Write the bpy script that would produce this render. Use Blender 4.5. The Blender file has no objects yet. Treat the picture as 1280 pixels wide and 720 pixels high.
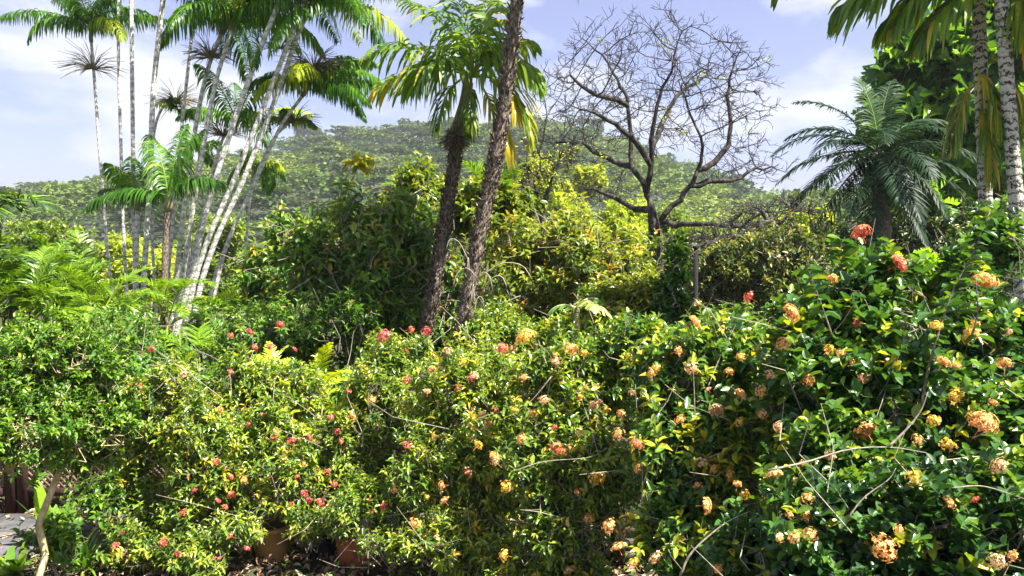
import bpy, math
import numpy as np
from math import radians, sin, cos, pi, sqrt, atan2

S = bpy.context.scene
R = np.random.default_rng

# ------------------------------------------------------------------ camera
F = 960.0
CAM_H = 2.6
PITCH = math.atan(60 / F)
cam_d = bpy.data.cameras.new("camera")
cam_d.sensor_width = 36.0
cam_d.lens = 36.0 * F / 1280.0
cam_d.clip_start = 0.05
cam_d.clip_end = 6000
cam = bpy.data.objects.new("camera", cam_d)
cam.location = (0, 0, CAM_H)
cam.rotation_euler = (pi / 2 - PITCH, 0, 0)
S.collection.objects.link(cam)
S.camera = cam

# ------------------------------------------------------------------ light
SUN_AZ, SUN_EL = radians(120), radians(57)      # clockwise from +Y
world = bpy.data.worlds.new("World")
S.world = world
world.use_nodes = True
wt = world.node_tree
wt.nodes.clear()


def nd(tree, t, **kw):
    n = tree.nodes.new(t)
    for k, v in kw.items():
        if k.startswith("i_"):
            n.inputs[k[2:].replace("_", " ")].default_value = v
        else:
            setattr(n, k, v)
    return n


sky = nd(wt, "ShaderNodeTexSky", sky_type="NISHITA", sun_disc=False, sun_elevation=SUN_EL,
         sun_rotation=SUN_AZ, altitude=20, air_density=1.0, dust_density=1.2, ozone_density=2.6)
tc = nd(wt, "ShaderNodeTexCoord")
mp = nd(wt, "ShaderNodeMapping")
mp.inputs["Scale"].default_value = (1.0, 1.0, 2.2)
mp.inputs["Location"].default_value = (3.3, 1.2, 0.05)
nz = nd(wt, "ShaderNodeTexNoise", i_Scale=2.9, i_Detail=9.0, i_Roughness=0.55, i_Distortion=0.25)
rp = nd(wt, "ShaderNodeValToRGB")
rp.color_ramp.elements[0].position = 0.49
rp.color_ramp.elements[0].color = (0.16, 0.16, 0.16, 1)
rp.color_ramp.elements[1].position = 0.60
rp.color_ramp.elements[1].color = (0.95, 0.95, 0.95, 1)
mx = nd(wt, "ShaderNodeMixRGB")
mx.inputs["Color2"].default_value = (3.05, 3.15, 3.4, 1)
tint = nd(wt, "ShaderNodeMixRGB", blend_type="MULTIPLY")
tint.inputs["Fac"].default_value = 1.0
tint.inputs["Color2"].default_value = (.50, .44, .58, 1)
bg = nd(wt, "ShaderNodeBackground")
bg.inputs["Strength"].default_value = 0.085
wo = nd(wt, "ShaderNodeOutputWorld")
L = wt.links.new
L(tc.outputs["Generated"], mp.inputs["Vector"])
L(mp.outputs["Vector"], nz.inputs["Vector"])
L(nz.outputs["Fac"], rp.inputs["Fac"])
L(sky.outputs["Color"], tint.inputs["Color1"])
L(tint.outputs["Color"], mx.inputs["Color1"])
L(rp.outputs["Color"], mx.inputs["Fac"])
L(mx.outputs["Color"], bg.inputs["Color"])
L(bg.outputs["Background"], wo.inputs["Surface"])

sl = bpy.data.lights.new("sun", "SUN")
sl.energy = 5.0
sl.angle = radians(0.5)
sl.color = (1.0, 0.95, 0.86)
sun = bpy.data.objects.new("sun", sl)
sun.rotation_euler = (pi / 2 - SUN_EL, 0, -SUN_AZ + pi)
sun.rotation_euler = (radians(90) - SUN_EL, 0, pi - SUN_AZ)
S.collection.objects.link(sun)

S.view_settings.view_transform = "Standard"
S.view_settings.look = "None"
S.view_settings.exposure = 1.95
S.view_settings.gamma = 1.0
S.view_settings.use_curve_mapping = False
S.cycles.max_bounces = 6
S.cycles.diffuse_bounces = 4
S.cycles.glossy_bounces = 2
S.cycles.transmission_bounces = 2
S.cycles.volume_bounces = 0
S.cycles.transparent_max_bounces = 4
S.cycles.sample_clamp_indirect = 3.0
S.cycles.sample_clamp_direct = 2.5
S.cycles.use_denoising = True

# ------------------------------------------------------------------ helpers
CP, SP = cos(PITCH), sin(PITCH)


def at(px, py, d):
    """the point at distance d (along +Y) that the photo shows at px, py"""
    x = (px - 640) / F
    u = (360 - py) / F
    y = CP + SP * u
    z = -SP + CP * u
    return np.array([x * d / y, d, CAM_H + z * d / y])


def proj(p):
    p = np.atleast_2d(p)
    y = p[:, 1]
    z = p[:, 2] - CAM_H
    zc = y * CP - z * SP
    u = y * SP + z * CP
    return np.stack([640 + F * p[:, 0] / zc, 360 - F * u / zc, zc], 1)


def nrm(v):
    v = np.asarray(v, float)
    return v / np.maximum(np.linalg.norm(v, axis=-1, keepdims=True), 1e-9)


def unit(rng, n):
    return nrm(rng.normal(size=(n, 3)))


class Acc:
    def __init__(s):
        s.v, s.t, s.f, s.n = [], [], [], 0

    def add(s, v, faces, tint=0.5):
        v = np.asarray(v, float).reshape(-1, 3)
        for f in (faces if isinstance(faces, list) else [faces]):
            s.f.append(np.asarray(f, int) + s.n)
        s.v.append(v)
        s.t.append(np.broadcast_to(np.asarray(tint, float), (len(v),)))
        s.n += len(v)

    def mesh(s, name, mat, origin=(0, 0, 0), smooth=False):
        me = bpy.data.meshes.new(name)
        V = np.concatenate(s.v) - np.asarray(origin, float)
        T = np.concatenate(s.t)
        me.vertices.add(len(V))
        me.vertices.foreach_set("co", V.astype(np.float32).ravel())
        idx = np.concatenate([f.ravel() for f in s.f])
        tot = np.concatenate([np.full(len(f), f.shape[1]) for f in s.f])
        st = np.concatenate([[0], np.cumsum(tot)[:-1]])
        me.loops.add(len(idx))
        me.loops.foreach_set("vertex_index", idx.astype(np.int32))
        me.polygons.add(len(tot))
        me.polygons.foreach_set("loop_start", st.astype(np.int32))
        me.polygons.foreach_set("loop_total", tot.astype(np.int32))
        me.update(calc_edges=True)
        if smooth:
            me.polygons.foreach_set("use_smooth", np.ones(len(tot), bool))
        a = me.attributes.new("tint", "FLOAT", "POINT")
        a.data.foreach_set("value", T.astype(np.float32))
        for m in (mat if isinstance(mat, (list, tuple)) else [mat]):
            me.materials.append(m)
        return me


def link(o):
    S.collection.objects.link(o)
    return o


def tag(o, label, cat, group=None):
    o["label"] = label
    o["category"] = cat
    if group:
        o["group"] = group
    return o


def thing(name, label, cat, loc=(0, 0, 0), group=None):
    o = link(bpy.data.objects.new(name, None))
    o.location = tuple(float(c) for c in loc)
    o.empty_display_size = 0.2
    return tag(o, label, cat, group)


def part(name, acc, mat, parent, smooth=False, origin=None):
    """a mesh of world-space vertices as a child of a thing or a part"""
    org = np.zeros(3)
    p = parent
    while p is not None:
        org += np.array(p.location)
        p = p.parent
    me = acc.mesh(name, mat, org if origin is None else origin, smooth)
    o = link(bpy.data.objects.new(name, me))
    o.parent = parent
    return o


def alone(name, acc, mat, label, cat, loc, group=None, smooth=False):
    me = acc.mesh(name, mat, loc, smooth)
    o = link(bpy.data.objects.new(name, me))
    o.location = tuple(float(c) for c in loc)
    return tag(o, label, cat, group)


def setting(name, acc, mat, kind="structure", smooth=False):
    o = link(bpy.data.objects.new(name, acc.mesh(name, mat, (0, 0, 0), smooth)))
    o["kind"] = kind
    return o


# ---- leaf templates: u along the leaf, v across (times width), w out of the blade
def T_(pts, faces):
    return np.array(pts, float), [np.array(f) for f in faces]


OVATE = T_([(0, 0, 0), (.5, 0, -.03), (1, 0, -.16), (.28, .42, .06), (.68, .38, .02), (.28, -.42, .06), (.68, -.38, .02)],
           [[(0, 1, 4, 3), (1, 0, 5, 6)], [(1, 2, 4), (2, 1, 6)]])
ROUND = T_([(0, 0, 0), (.5, 0, -.05), (1, 0, -.1), (.18, .36, .05), (.5, .52, .07), (.85, .3, 0), (.18, -.36, .05), (.5, -.52, .07), (.85, -.3, 0)],
           [[(0, 1, 4, 3), (1, 2, 5, 4), (1, 0, 6, 7), (2, 1, 7, 8)]])
LANCE = T_([(0, 0, 0), (.5, 0, -.05), (1, 0, -.22), (.4, .5, .03), (.4, -.5, .03)],
           [[(0, 1, 3), (1, 2, 3), (0, 4, 1), (1, 4, 2)]])
DIAM = T_([(0, 0, 0), (.45, .5, .05), (1, 0, -.08), (.45, -.5, .05)], [[(0, 2, 1), (0, 3, 2)]])
# lobed breadfruit leaf
_lp, _lf = [], []
_mid = [(0, 0, 0), (.25, 0, -.01), (.5, 0, -.03), (.75, 0, -.08), (1, 0, -.16)]
_lp += _mid
for sgn in (1, -1):
    for k, (a, wd) in enumerate(((.1, .30), (.33, .5), (.56, .42), (.78, .26))):
        b = len(_lp)
        _lp += [(a + .20, sgn * wd, .05), (a + .27, sgn * wd * .72, .03), (a + .02, sgn * wd * .5, .03)]
        if sgn > 0:
            _lf += [(k, k + 1, b + 1, b + 0), (k, b, b + 2, b + 2)]
        else:
            _lf += [(k + 1, k, b + 0, b + 1), (k, b + 2, b, b)]
_q = [f for f in _lf if len(set(f)) == 4]
_t3 = [tuple(dict.fromkeys(f)) for f in _lf if len(set(f)) == 3]
LOBED = T_(_lp, [_q, _t3])


def leaves(acc, tmpl, pos, d, up, length, width, tint):
    """many leaves at once; d = leaf direction, up = rough blade normal"""
    P, Fc = tmpl
    n = len(pos)
    d = nrm(d)
    s = nrm(np.cross(up, d))
    nn = np.cross(d, s)
    Ln = np.broadcast_to(np.asarray(length, float), (n,))[:, None, None]
    Cu = (.4 + 2.4 * np.abs(np.sin(np.arange(n) * 12.9898 + pos[:, 0] * 78.2)))[:, None, None]
    Wd = np.broadcast_to(np.asarray(width, float), (n,))[:, None, None]
    V = pos[:, None, :] + d[:, None, :] * (P[:, 0][None, :, None] * Ln) + s[:, None, :] * (P[:, 1][None, :, None] * Wd) + nn[:, None, :] * (P[:, 2][None, :, None] * Ln * Cu)
    k = len(P)
    off = (np.arange(n) * k)[:, None, None]
    acc.add(V.reshape(-1, 3), [(f[None] + off).reshape(-1, f.shape[1]) for f in Fc],
            np.repeat(np.broadcast_to(np.asarray(tint, float), (n,)), k))


def sticks(acc, a, b, ra, rb, sides=4, tint=0.5):
    """straight tapered sticks, all at once"""
    a, b = np.atleast_2d(a), np.atleast_2d(b)
    n = len(a)
    d = nrm(b - a)
    ref = np.where(np.abs(d[:, 2:3]) > .9, np.array([[1., 0, 0]]), np.array([[0., 0, 1]]))
    s = nrm(np.cross(ref, d))
    t = np.cross(d, s)
    ang = np.arange(sides) * 2 * pi / sides
    ring = cos_(ang)[None, :, None] * s[:, None] + sin_(ang)[None, :, None] * t[:, None]
    ra = np.broadcast_to(np.asarray(ra, float), (n,))[:, None, None]
    rb = np.broadcast_to(np.asarray(rb, float), (n,))[:, None, None]
    V = np.concatenate([a[:, None] + ring * ra, b[:, None] + ring * rb], 1)
    i = np.arange(sides)
    f = np.stack([i, (i + 1) % sides, (i + 1) % sides + sides, i + sides], 1)
    off = (np.arange(n) * 2 * sides)[:, None, None]
    acc.add(V.reshape(-1, 3), (f[None] + off).reshape(-1, 4), np.repeat(np.broadcast_to(np.asarray(tint, float), (n,)), 2 * sides))


cos_, sin_ = np.cos, np.sin


def branch(lst, mat, parent, tint, m=12, taper=.25):
    for pts_, dd, r_ in lst:
        A = Acc()
        tube(A, spline([at(x, y, dd) for x, y in pts_], m), np.linspace(r_, r_ * taper, m), 7, tint)
        part("bare_branch", A, mat, parent, smooth=True)


def spline(pts, m):
    """Catmull-Rom through pts, m points out"""
    P = np.asarray(pts, float)
    if len(P) == 2:
        return P[0] + (P[1] - P[0]) * np.linspace(0, 1, m)[:, None]
    Q = np.vstack([2 * P[0] - P[1], P, 2 * P[-1] - P[-2]])
    u = np.linspace(0, len(P) - 1, m)
    k = np.minimum(u.astype(int), len(P) - 2)
    t = (u - k)[:, None]
    a, b, c, d = Q[k], Q[k + 1], Q[k + 2], Q[k + 3]
    return .5 * (2 * b + (c - a) * t + (2 * a - 5 * b + 4 * c - d) * t * t + (3 * b - a - 3 * c + d) * t ** 3)


def tube(acc, pts, rad, sides=8, tint=0.5, cap=True):
    P = np.asarray(pts, float)
    m = len(P)
    rad = np.broadcast_to(np.asarray(rad, float), (m,))
    T = nrm(np.gradient(P, axis=0))
    s = nrm(np.cross([0.3, 1, 0.2] if abs(T[0][1]) < .8 else [0, 0, 1], T[0]))
    rings = []
    ang = np.arange(sides) * 2 * pi / sides
    for k in range(m):
        s = nrm(s - T[k] * np.dot(s, T[k]))
        t = np.cross(T[k], s)
        rings.append(P[k] + rad[k] * (cos_(ang)[:, None] * s + sin_(ang)[:, None] * t))
    V = np.concatenate(rings)
    i = np.arange(sides)
    f = np.stack([i, (i + 1) % sides, (i + 1) % sides + sides, i + sides], 1)
    f = (f[None] + (np.arange(m - 1) * sides)[:, None, None]).reshape(-1, 4)
    fs = [f]
    if cap:
        fs += [np.array([[sides * (m - 1) + j for j in range(sides)]]), np.array([list(range(sides))[::-1]])]
    tn = tint if np.ndim(tint) == 0 else np.repeat(tint, sides)
    acc.add(V, fs, tn)


def box(acc, lo, hi, rz=0, tint=.5, bev=0.0):
    lo, hi = np.array(lo, float), np.array(hi, float)
    c = (lo + hi) / 2
    h = (hi - lo) / 2
    v = np.array([(x, y, z) for x in (-1, 1) for y in (-1, 1) for z in (-1, 1)], float) * h
    if rz:
        cz, sz = cos(rz), sin(rz)
        v = np.stack([v[:, 0] * cz - v[:, 1] * sz, v[:, 0] * sz + v[:, 1] * cz, v[:, 2]], 1)
    acc.add(v + c, np.array([(0, 1, 3, 2), (4, 6, 7, 5), (0, 4, 5, 1), (2, 3, 7, 6), (0, 2, 6, 4), (1, 5, 7, 3)]), tint)


def lathe(acc, prof, n, c, tint=.5):
    prof = np.array(prof, float)
    ang = np.arange(n) * 2 * pi / n
    V = np.stack([prof[:, None, 0] * cos_(ang)[None], prof[:, None, 0] * sin_(ang)[None], np.repeat(prof[:, 1:2], n, 1)], -1).reshape(-1, 3)
    i = np.arange(n)
    f = np.stack([i, (i + 1) % n, (i + 1) % n + n, i + n], 1)
    f = (f[None] + (np.arange(len(prof) - 1) * n)[:, None, None]).reshape(-1, 4)
    acc.add(V + np.array(c, float), f, tint)


# ------------------------------------------------------------------ materials
def ramp_node(t, stops):
    r = nd(t, "ShaderNodeValToRGB")
    e = r.color_ramp.elements
    while len(e) < len(stops):
        e.new(.5)
    for k, (p, c) in enumerate(stops):
        e[k].position = p
        e[k].color = (*c, 1)
    return r


def leaf_mat(name, cols, trans=0.4, rough=0.38, spec=0.5, warm=(1.35, 1.3, .4), pos=None, petal=False):
    """leaf with a colour from each leaf's own tint; light passes through it"""
    m = bpy.data.materials.new(name)
    m.use_nodes = True
    t = m.node_tree
    t.nodes.clear()
    at_ = nd(t, "ShaderNodeAttribute", attribute_name="tint")
    pos = pos or [i / (len(cols) - 1) for i in range(len(cols))]
    if not petal:
        cols = [(min(.6, c[0] * 1.75), min(.6, c[1] * 1.45), c[2] * 1.0) for c in cols]
    r = ramp_node(t, list(zip(pos, cols)))
    p = nd(t, "ShaderNodeBsdfPrincipled", i_Roughness=rough)
    p.inputs["Specular IOR Level"].default_value = spec * .8
    tr = nd(t, "ShaderNodeBsdfTranslucent")
    mul = nd(t, "ShaderNodeMixRGB", blend_type="MULTIPLY")
    mul.inputs["Fac"].default_value = 1
    mul.inputs["Color2"].default_value = (*warm, 1)
    # small blotches of tone over each blade
    geo = nd(t, "ShaderNodeNewGeometry")
    no = nd(t, "ShaderNodeTexNoise", i_Scale=38.0, i_Detail=2.0)
    mr = nd(t, "ShaderNodeMapRange")
    mr.inputs["From Min"].default_value = .3
    mr.inputs["From Max"].default_value = .7
    mr.inputs["To Min"].default_value = -.07
    mr.inputs["To Max"].default_value = .07
    ad = nd(t, "ShaderNodeMath", operation="ADD")
    mixs = nd(t, "ShaderNodeMixShader")
    mixs.inputs["Fac"].default_value = trans
    out = nd(t, "ShaderNodeOutputMaterial")
    k = t.links.new
    k(geo.outputs["Position"], no.inputs["Vector"])
    k(no.outputs["Fac"], mr.inputs["Value"])
    k(mr.outputs["Result"], ad.inputs[0])
    k(at_.outputs["Fac"], ad.inputs[1])
    k(ad.outputs["Value"], r.inputs["Fac"])
    k(r.outputs["Color"], p.inputs["Base Color"])
    k(r.outputs["Color"], mul.inputs["Color1"])
    k(mul.outputs["Color"], tr.inputs["Color"])
    k(p.outputs["BSDF"], mixs.inputs[1])
    k(tr.outputs["BSDF"], mixs.inputs[2])
    k(mixs.outputs["Shader"], out.inputs["Surface"])
    return m


def noise_mat(name, cols, scale=8.0, stretch=(1, 1, 1), rough=.85, bump=.4, detail=6, metal=0, pos=None, usetint=0.0, dist=.02):
    m = bpy.data.materials.new(name)
    m.use_nodes = True
    t = m.node_tree
    p = t.nodes["Principled BSDF"]
    p.inputs["Roughness"].default_value = rough
    p.inputs["Metallic"].default_value = metal
    p.inputs["Specular IOR Level"].default_value = .3
    geo = nd(t, "ShaderNodeNewGeometry")
    mp_ = nd(t, "ShaderNodeMapping")
    mp_.inputs["Scale"].default_value = stretch
    no = nd(t, "ShaderNodeTexNoise", i_Scale=scale, i_Detail=detail, i_Roughness=.65)
    pos = pos or [.3 + .4 * i / (len(cols) - 1) for i in range(len(cols))]
    r = ramp_node(t, list(zip(pos, cols)))
    k = t.links.new
    k(geo.outputs["Position"], mp_.inputs["Vector"])
    k(mp_.outputs["Vector"], no.inputs["Vector"])
    if usetint:
        a = nd(t, "ShaderNodeAttribute", attribute_name="tint")
        ma = nd(t, "ShaderNodeMath", operation="MULTIPLY_ADD")
        ma.inputs[1].default_value = usetint
        sb = nd(t, "ShaderNodeMath", operation="SUBTRACT")
        sb.inputs[1].default_value = .5
        k(a.outputs["Fac"], sb.inputs[0])
        k(sb.outputs[0], ma.inputs[0])
        k(no.outputs["Fac"], ma.inputs[2])
        k(ma.outputs[0], r.inputs["Fac"])
    else:
        k(no.outputs["Fac"], r.inputs["Fac"])
    k(r.outputs["Color"], p.inputs["Base Color"])
    if bump:
        b = nd(t, "ShaderNodeBump", i_Strength=bump, i_Distance=dist)
        k(no.outputs["Fac"], b.inputs["Height"])
        k(b.outputs["Normal"], p.inputs["Normal"])
    return m


def ring_mat(name, cols, freq, thr=(.45, .62), scale=9, rough=.8, wob=.35):
    """palm trunk: pale skin crossed by irregular dark leaf scars"""
    m = bpy.data.materials.new(name)
    m.use_nodes = True
    t = m.node_tree
    p = t.nodes["Principled BSDF"]
    p.inputs["Roughness"].default_value = rough
    p.inputs["Specular IOR Level"].default_value = .25
    geo = nd(t, "ShaderNodeNewGeometry")
    no = nd(t, "ShaderNodeTexNoise", i_Scale=scale, i_Detail=5.0, i_Roughness=.7)
    sx = nd(t, "ShaderNodeSeparateXYZ")
    ma = nd(t, "ShaderNodeMath", operation="MULTIPLY_ADD")
    ma.inputs[1].default_value = wob
    sn = nd(t, "ShaderNodeMath", operation="SINE")
    mf = nd(t, "ShaderNodeMath", operation="MULTIPLY")
    mf.inputs[1].default_value = freq
    mr = nd(t, "ShaderNodeMapRange")
    mr.inputs["From Min"].default_value = -1
    ad = nd(t, "ShaderNodeMath", operation="MULTIPLY_ADD")
    ad.inputs[1].default_value = .9
    no2 = nd(t, "ShaderNodeTexNoise", i_Scale=scale * 2.3, i_Detail=3.0)
    sb = nd(t, "ShaderNodeMath", operation="SUBTRACT")
    sb.inputs[1].default_value = .45
    r = ramp_node(t, [(thr[0], cols[0]), (thr[1], cols[1]), (1.0, cols[2])])
    k = t.links.new
    k(geo.outputs["Position"], no.inputs["Vector"])
    k(geo.outputs["Position"], no2.inputs["Vector"])
    k(geo.outputs["Position"], sx.inputs[0])
    k(no.outputs["Fac"], ma.inputs[0])
    k(sx.outputs["Z"], ma.inputs[2])
    k(ma.outputs[0], mf.inputs[0])
    k(mf.outputs[0], sn.inputs[0])
    k(sn.outputs[0], mr.inputs["Value"])
    k(no2.outputs["Fac"], sb.inputs[0])
    k(sb.outputs[0], ad.inputs[0])
    k(mr.outputs["Result"], ad.inputs[2])
    k(ad.outputs[0], r.inputs["Fac"])
    k(r.outputs["Color"], p.inputs["Base Color"])
    b = nd(t, "ShaderNodeBump", i_Strength=.5, i_Distance=.02)
    k(ad.outputs[0], b.inputs["Height"])
    k(b.outputs["Normal"], p.inputs["Normal"])
    return m


M = {}
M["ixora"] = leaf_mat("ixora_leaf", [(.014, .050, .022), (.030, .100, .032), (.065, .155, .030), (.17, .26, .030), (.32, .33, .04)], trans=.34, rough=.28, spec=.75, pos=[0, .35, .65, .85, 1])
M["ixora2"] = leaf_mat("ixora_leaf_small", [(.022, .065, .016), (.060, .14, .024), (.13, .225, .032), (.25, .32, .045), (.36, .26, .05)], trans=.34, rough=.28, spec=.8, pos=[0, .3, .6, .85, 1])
M["hedge"] = leaf_mat("hedge_leaf", [(.016, .055, .012), (.036, .115, .016), (.085, .19, .020), (.19, .30, .03)], trans=.38, rough=.35)
M["shrub"] = leaf_mat("shrub_leaf", [(.026, .088, .025), (.050, .145, .032), (.085, .19, .04), (.15, .24, .05), (.24, .20, .06)], trans=.38, rough=.34, spec=.6, pos=[0, .3, .6, .85, 1])
M["croton"] = leaf_mat("croton_leaf", [(.030, .070, .016), (.075, .14, .022), (.15, .21, .03), (.24, .25, .04), (.32, .15, .04)], trans=.36, rough=.36, pos=[0, .3, .6, .85, 1])
M["dark"] = leaf_mat("dark_tree_leaf", [(.010, .030, .012), (.020, .055, .016), (.05, .09, .022), (.17, .18, .03)], trans=.25, rough=.4)
M["bread"] = leaf_mat("breadfruit_leaf", [(.012, .045, .020), (.028, .085, .026), (.06, .16, .03), (.16, .32, .04)], trans=.38, rough=.32, spec=.6)
M["lime"] = leaf_mat("lime_tree_leaf", [(.08, .16, .03), (.16, .26, .04), (.28, .38, .06), (.40, .46, .09)], trans=.4, rough=.5, spec=.3)
M["mid"] = leaf_mat("tree_leaf", [(.025, .07, .018), (.06, .13, .022), (.12, .20, .028), (.22, .28, .04)], trans=.34, rough=.42)
M["slim"] = leaf_mat("slender_palm_leaf", [(.014, .050, .014), (.030, .105, .018), (.07, .19, .022), (.24, .34, .03)], trans=.48, rough=.4)
M["droopy"] = leaf_mat("drooping_palm_leaf", [(.020, .075, .020), (.055, .14, .025), (.12, .22, .035), (.34, .30, .05)], trans=.45, rough=.34, spec=.5)
M["areca"] = leaf_mat("golden_palm_leaf", [(.035, .105, .018), (.09, .20, .022), (.19, .31, .03), (.36, .34, .05)], trans=.45, rough=.36)
M["coco"] = leaf_mat("coconut_leaf", [(.005, .020, .012), (.011, .034, .017), (.026, .066, .022), (.15, .28, .03)], trans=.25, rough=.5, spec=.3)
M["fern"] = leaf_mat("fern_leaf", [(.08, .22, .02), (.17, .33, .022), (.32, .44, .03), (.45, .48, .05)], trans=.48, rough=.4)
M["banana"] = leaf_mat("banana_leaf", [(.04, .12, .03), (.10, .22, .05), (.32, .40, .22), (.50, .55, .42)], trans=.42, rough=.3, spec=.6)
M["forest"] = leaf_mat("forest_leaf", [(.020, .042, .020), (.038, .076, .029), (.070, .125, .040), (.12, .18, .052)], trans=.25, rough=.7, spec=.1, warm=(1.1, 1.1, .6))
M["dry"] = noise_mat("dry_flower_stalk", [(.10, .08, .05), (.30, .25, .16)], scale=30, bump=0, usetint=.3)
M["twig"] = noise_mat("twig_bark", [(.07, .055, .035), (.20, .17, .12), (.34, .30, .23)], scale=40, bump=.3, usetint=.35)
M["greybark"] = noise_mat("grey_bark", [(.010, .008, .007), (.045, .038, .032), (.16, .15, .13)], scale=7, stretch=(1, 1, .5), bump=.8, dist=.04, pos=[.38, .54, .74])
M["fibre"] = noise_mat("fibrous_palm_bark", [(.025, .017, .012), (.15, .115, .088), (.42, .35, .28)], scale=45, stretch=(1, 1, .45), bump=1, dist=.03, usetint=.25)
M["slimtrunk"] = ring_mat("slender_palm_bark", [(.26, .24, .21), (.52, .50, .46), (.70, .68, .63)], freq=52, thr=(.02, .30), scale=16, wob=.30)
M["paletrunk"] = ring_mat("pale_palm_bark", [(.045, .038, .028), (.38, .36, .30), (.54, .52, .45)], freq=82, thr=(.16, .36), scale=16, wob=.26)
M["shaft"] = noise_mat("palm_crownshaft", [(.07, .09, .03), (.15, .15, .055), (.24, .17, .08)], scale=14, rough=.4, bump=.1)
M["palebark"] = noise_mat("pale_yellow_bark", [(.16, .13, .06), (.46, .38, .19), (.66, .58, .36)], scale=26, stretch=(1, 1, .4), bump=.5)
M["soil"] = noise_mat("soil", [(.028, .018, .012), (.062, .045, .028), (.035, .055, .018), (.10, .085, .05)], scale=1.7, bump=.8, dist=.05, detail=12)
M["litter"] = noise_mat("dead_leaf", [(.08, .045, .025), (.22, .14, .085), (.42, .32, .22)], scale=3, bump=0, usetint=.6)
M["slab"] = noise_mat("grey_paving", [(.045, .045, .047), (.085, .085, .09), (.14, .137, .13)], scale=4, bump=.5, dist=.01)
M["wood"] = noise_mat("lattice_wood", [(.08, .05, .035), (.17, .115, .085), (.26, .19, .15)], scale=12, bump=.2)
M["redwood"] = noise_mat("red_stained_post", [(.022, .009, .007), (.05, .020, .016)], scale=12, bump=.2)
M["oldwood"] = noise_mat("weathered_plank", [(.05, .040, .032), (.16, .13, .10), (.28, .24, .19)], scale=10, stretch=(.5, 1, 6), bump=.6)
M["terra"] = noise_mat("terracotta", [(.20, .055, .025), (.34, .105, .050), (.40, .16, .09)], scale=8, rough=.8, bump=.15)
M["tanpot"] = noise_mat("tan_plastic", [(.22, .13, .045), (.36, .22, .08)], scale=6, rough=.5, bump=.05)
M["blackpot"] = noise_mat("black_plastic", [(.012, .012, .013), (.03, .03, .032)], scale=6, rough=.4, bump=.05)
M["metal"] = noise_mat("dark_metal", [(.005, .005, .006), (.014, .013, .012)], scale=20, rough=.9, bump=.1)
M["hill"] = noise_mat("hill_soil", [(.020, .030, .012), (.035, .05, .02), (.07, .07, .045)], scale=.06, bump=0, detail=8)
M["treebark"] = noise_mat("forest_bark", [(.10, .09, .08), (.22, .20, .18)], scale=1, bump=0)


def petal_mat(name, a, b, c):
    return leaf_mat(name, [a, b, c], trans=.3, rough=.6, spec=.2, warm=(1.1, 1.0, .85), petal=True)


M["orange"] = petal_mat("orange_petal", (.62, .25, .07), (.86, .46, .15), (.92, .63, .28))
M["coral"] = petal_mat("coral_petal", (.50, .07, .04), (.76, .20, .11), (.84, .40, .24))
M["red"] = petal_mat("red_petal", (.38, .03, .035), (.60, .10, .09), (.76, .30, .24))
M["yellow"] = petal_mat("yellow_petal", (.60, .30, .03), (.82, .54, .08), (.88, .68, .22))
M["peach"] = petal_mat("peach_petal", (.58, .28, .12), (.80, .50, .26), (.88, .66, .42))

# ------------------------------------------------------------------ ground
a = Acc()
gx = np.concatenate([np.linspace(-750, -40, 14), np.linspace(-30, 30, 61), np.linspace(40, 750, 14)])
gy = np.concatenate([np.linspace(-60, -4, 5), np.linspace(-3, 30, 60), np.linspace(40, 690, 20)])
GX, GY = np.meshgrid(gx, gy)
GZ = .03 * np.sin(GX * 1.3 + 2 * np.sin(GY * .7)) * np.cos(GY * 1.1) + .02 * np.sin(GX * 3.1 + GY * 2.3)
GZ[(np.abs(GX) > 30) | (GY > 30)] = 0
GZ -= .03
nx, ny = len(gx), len(gy)
i = np.arange(nx - 1)[None] + np.arange(ny - 1)[:, None] * nx
f = np.stack([i, i + 1, i + 1 + nx, i + nx], -1).reshape(-1, 4)
a.add(np.stack([GX, GY, GZ], -1).reshape(-1, 3), f)
setting("ground", a, M["soil"], smooth=True)

rng = R(5)
a = Acc()
n = 22000
pos = np.stack([rng.uniform(-7, 5, n), rng.uniform(4.4, 9.5, n), rng.uniform(.0, .05, n)], 1)
d = unit(rng, n)
d[:, 2] *= .25
up = unit(rng, n) * .5 + [0, 0, 1]
leaves(a, OVATE, pos, d, up, rng.uniform(.04, .12, n), rng.uniform(.02, .05, n), rng.uniform(0, 1, n))
setting("leaf_litter", a, M["litter"], kind="stuff")

# ------------------------------------------------------------------ hill
RX = np.array([-900, -268, -225, -183, -125, -92, -58, -33, 0, 33, 67, 80, 100, 117, 135, 150, 190, 260, 500, 900]) * 1.0
RP = np.array([240, 232, 224, 203, 176, 159, 149, 136, 138, 144, 180, 194, 208, 224, 240, 250, 264, 274, 288, 294]) * 1.0
RD = 410.0


def hill_z(x, y):
    rx = x * RD / np.maximum(y, 100.0)
    py = np.interp(rx, RX, RP)
    top = CAM_H + (300 - py) / F * RD - 11.5
    t = np.clip((y - 130) / (RD - 130), 0, 1.6)
    prof = np.where(t < 1, t ** 1.05, 1 - (t - 1) * .9)
    z = top * prof
    z = z + (1.2 * np.sin(x * .045 + 1.3 * np.sin(y * .03)) + 1.0 * np.sin(y * .06 + x * .02)) * np.clip(t, 0, 1)
    return np.where(t <= 0, -1.5, z)


a = Acc()
hx = np.linspace(-700, 700, 141)
hy = np.linspace(120, 640, 66)
HX, HY = np.meshgrid(hx, hy)
HZ = hill_z(HX, HY)
nx, ny = len(hx), len(hy)
i = np.arange(nx - 1)[None] + np.arange(ny - 1)[:, None] * nx
f = np.stack([i, i + 1, i + 1 + nx, i + nx], -1).reshape(-1, 4)
a.add(np.stack([HX, HY, HZ], -1).reshape(-1, 3), f)
# a lower shoulder of the ridge further back on the right
setting("hill", a, M["hill"], smooth=True)

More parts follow.
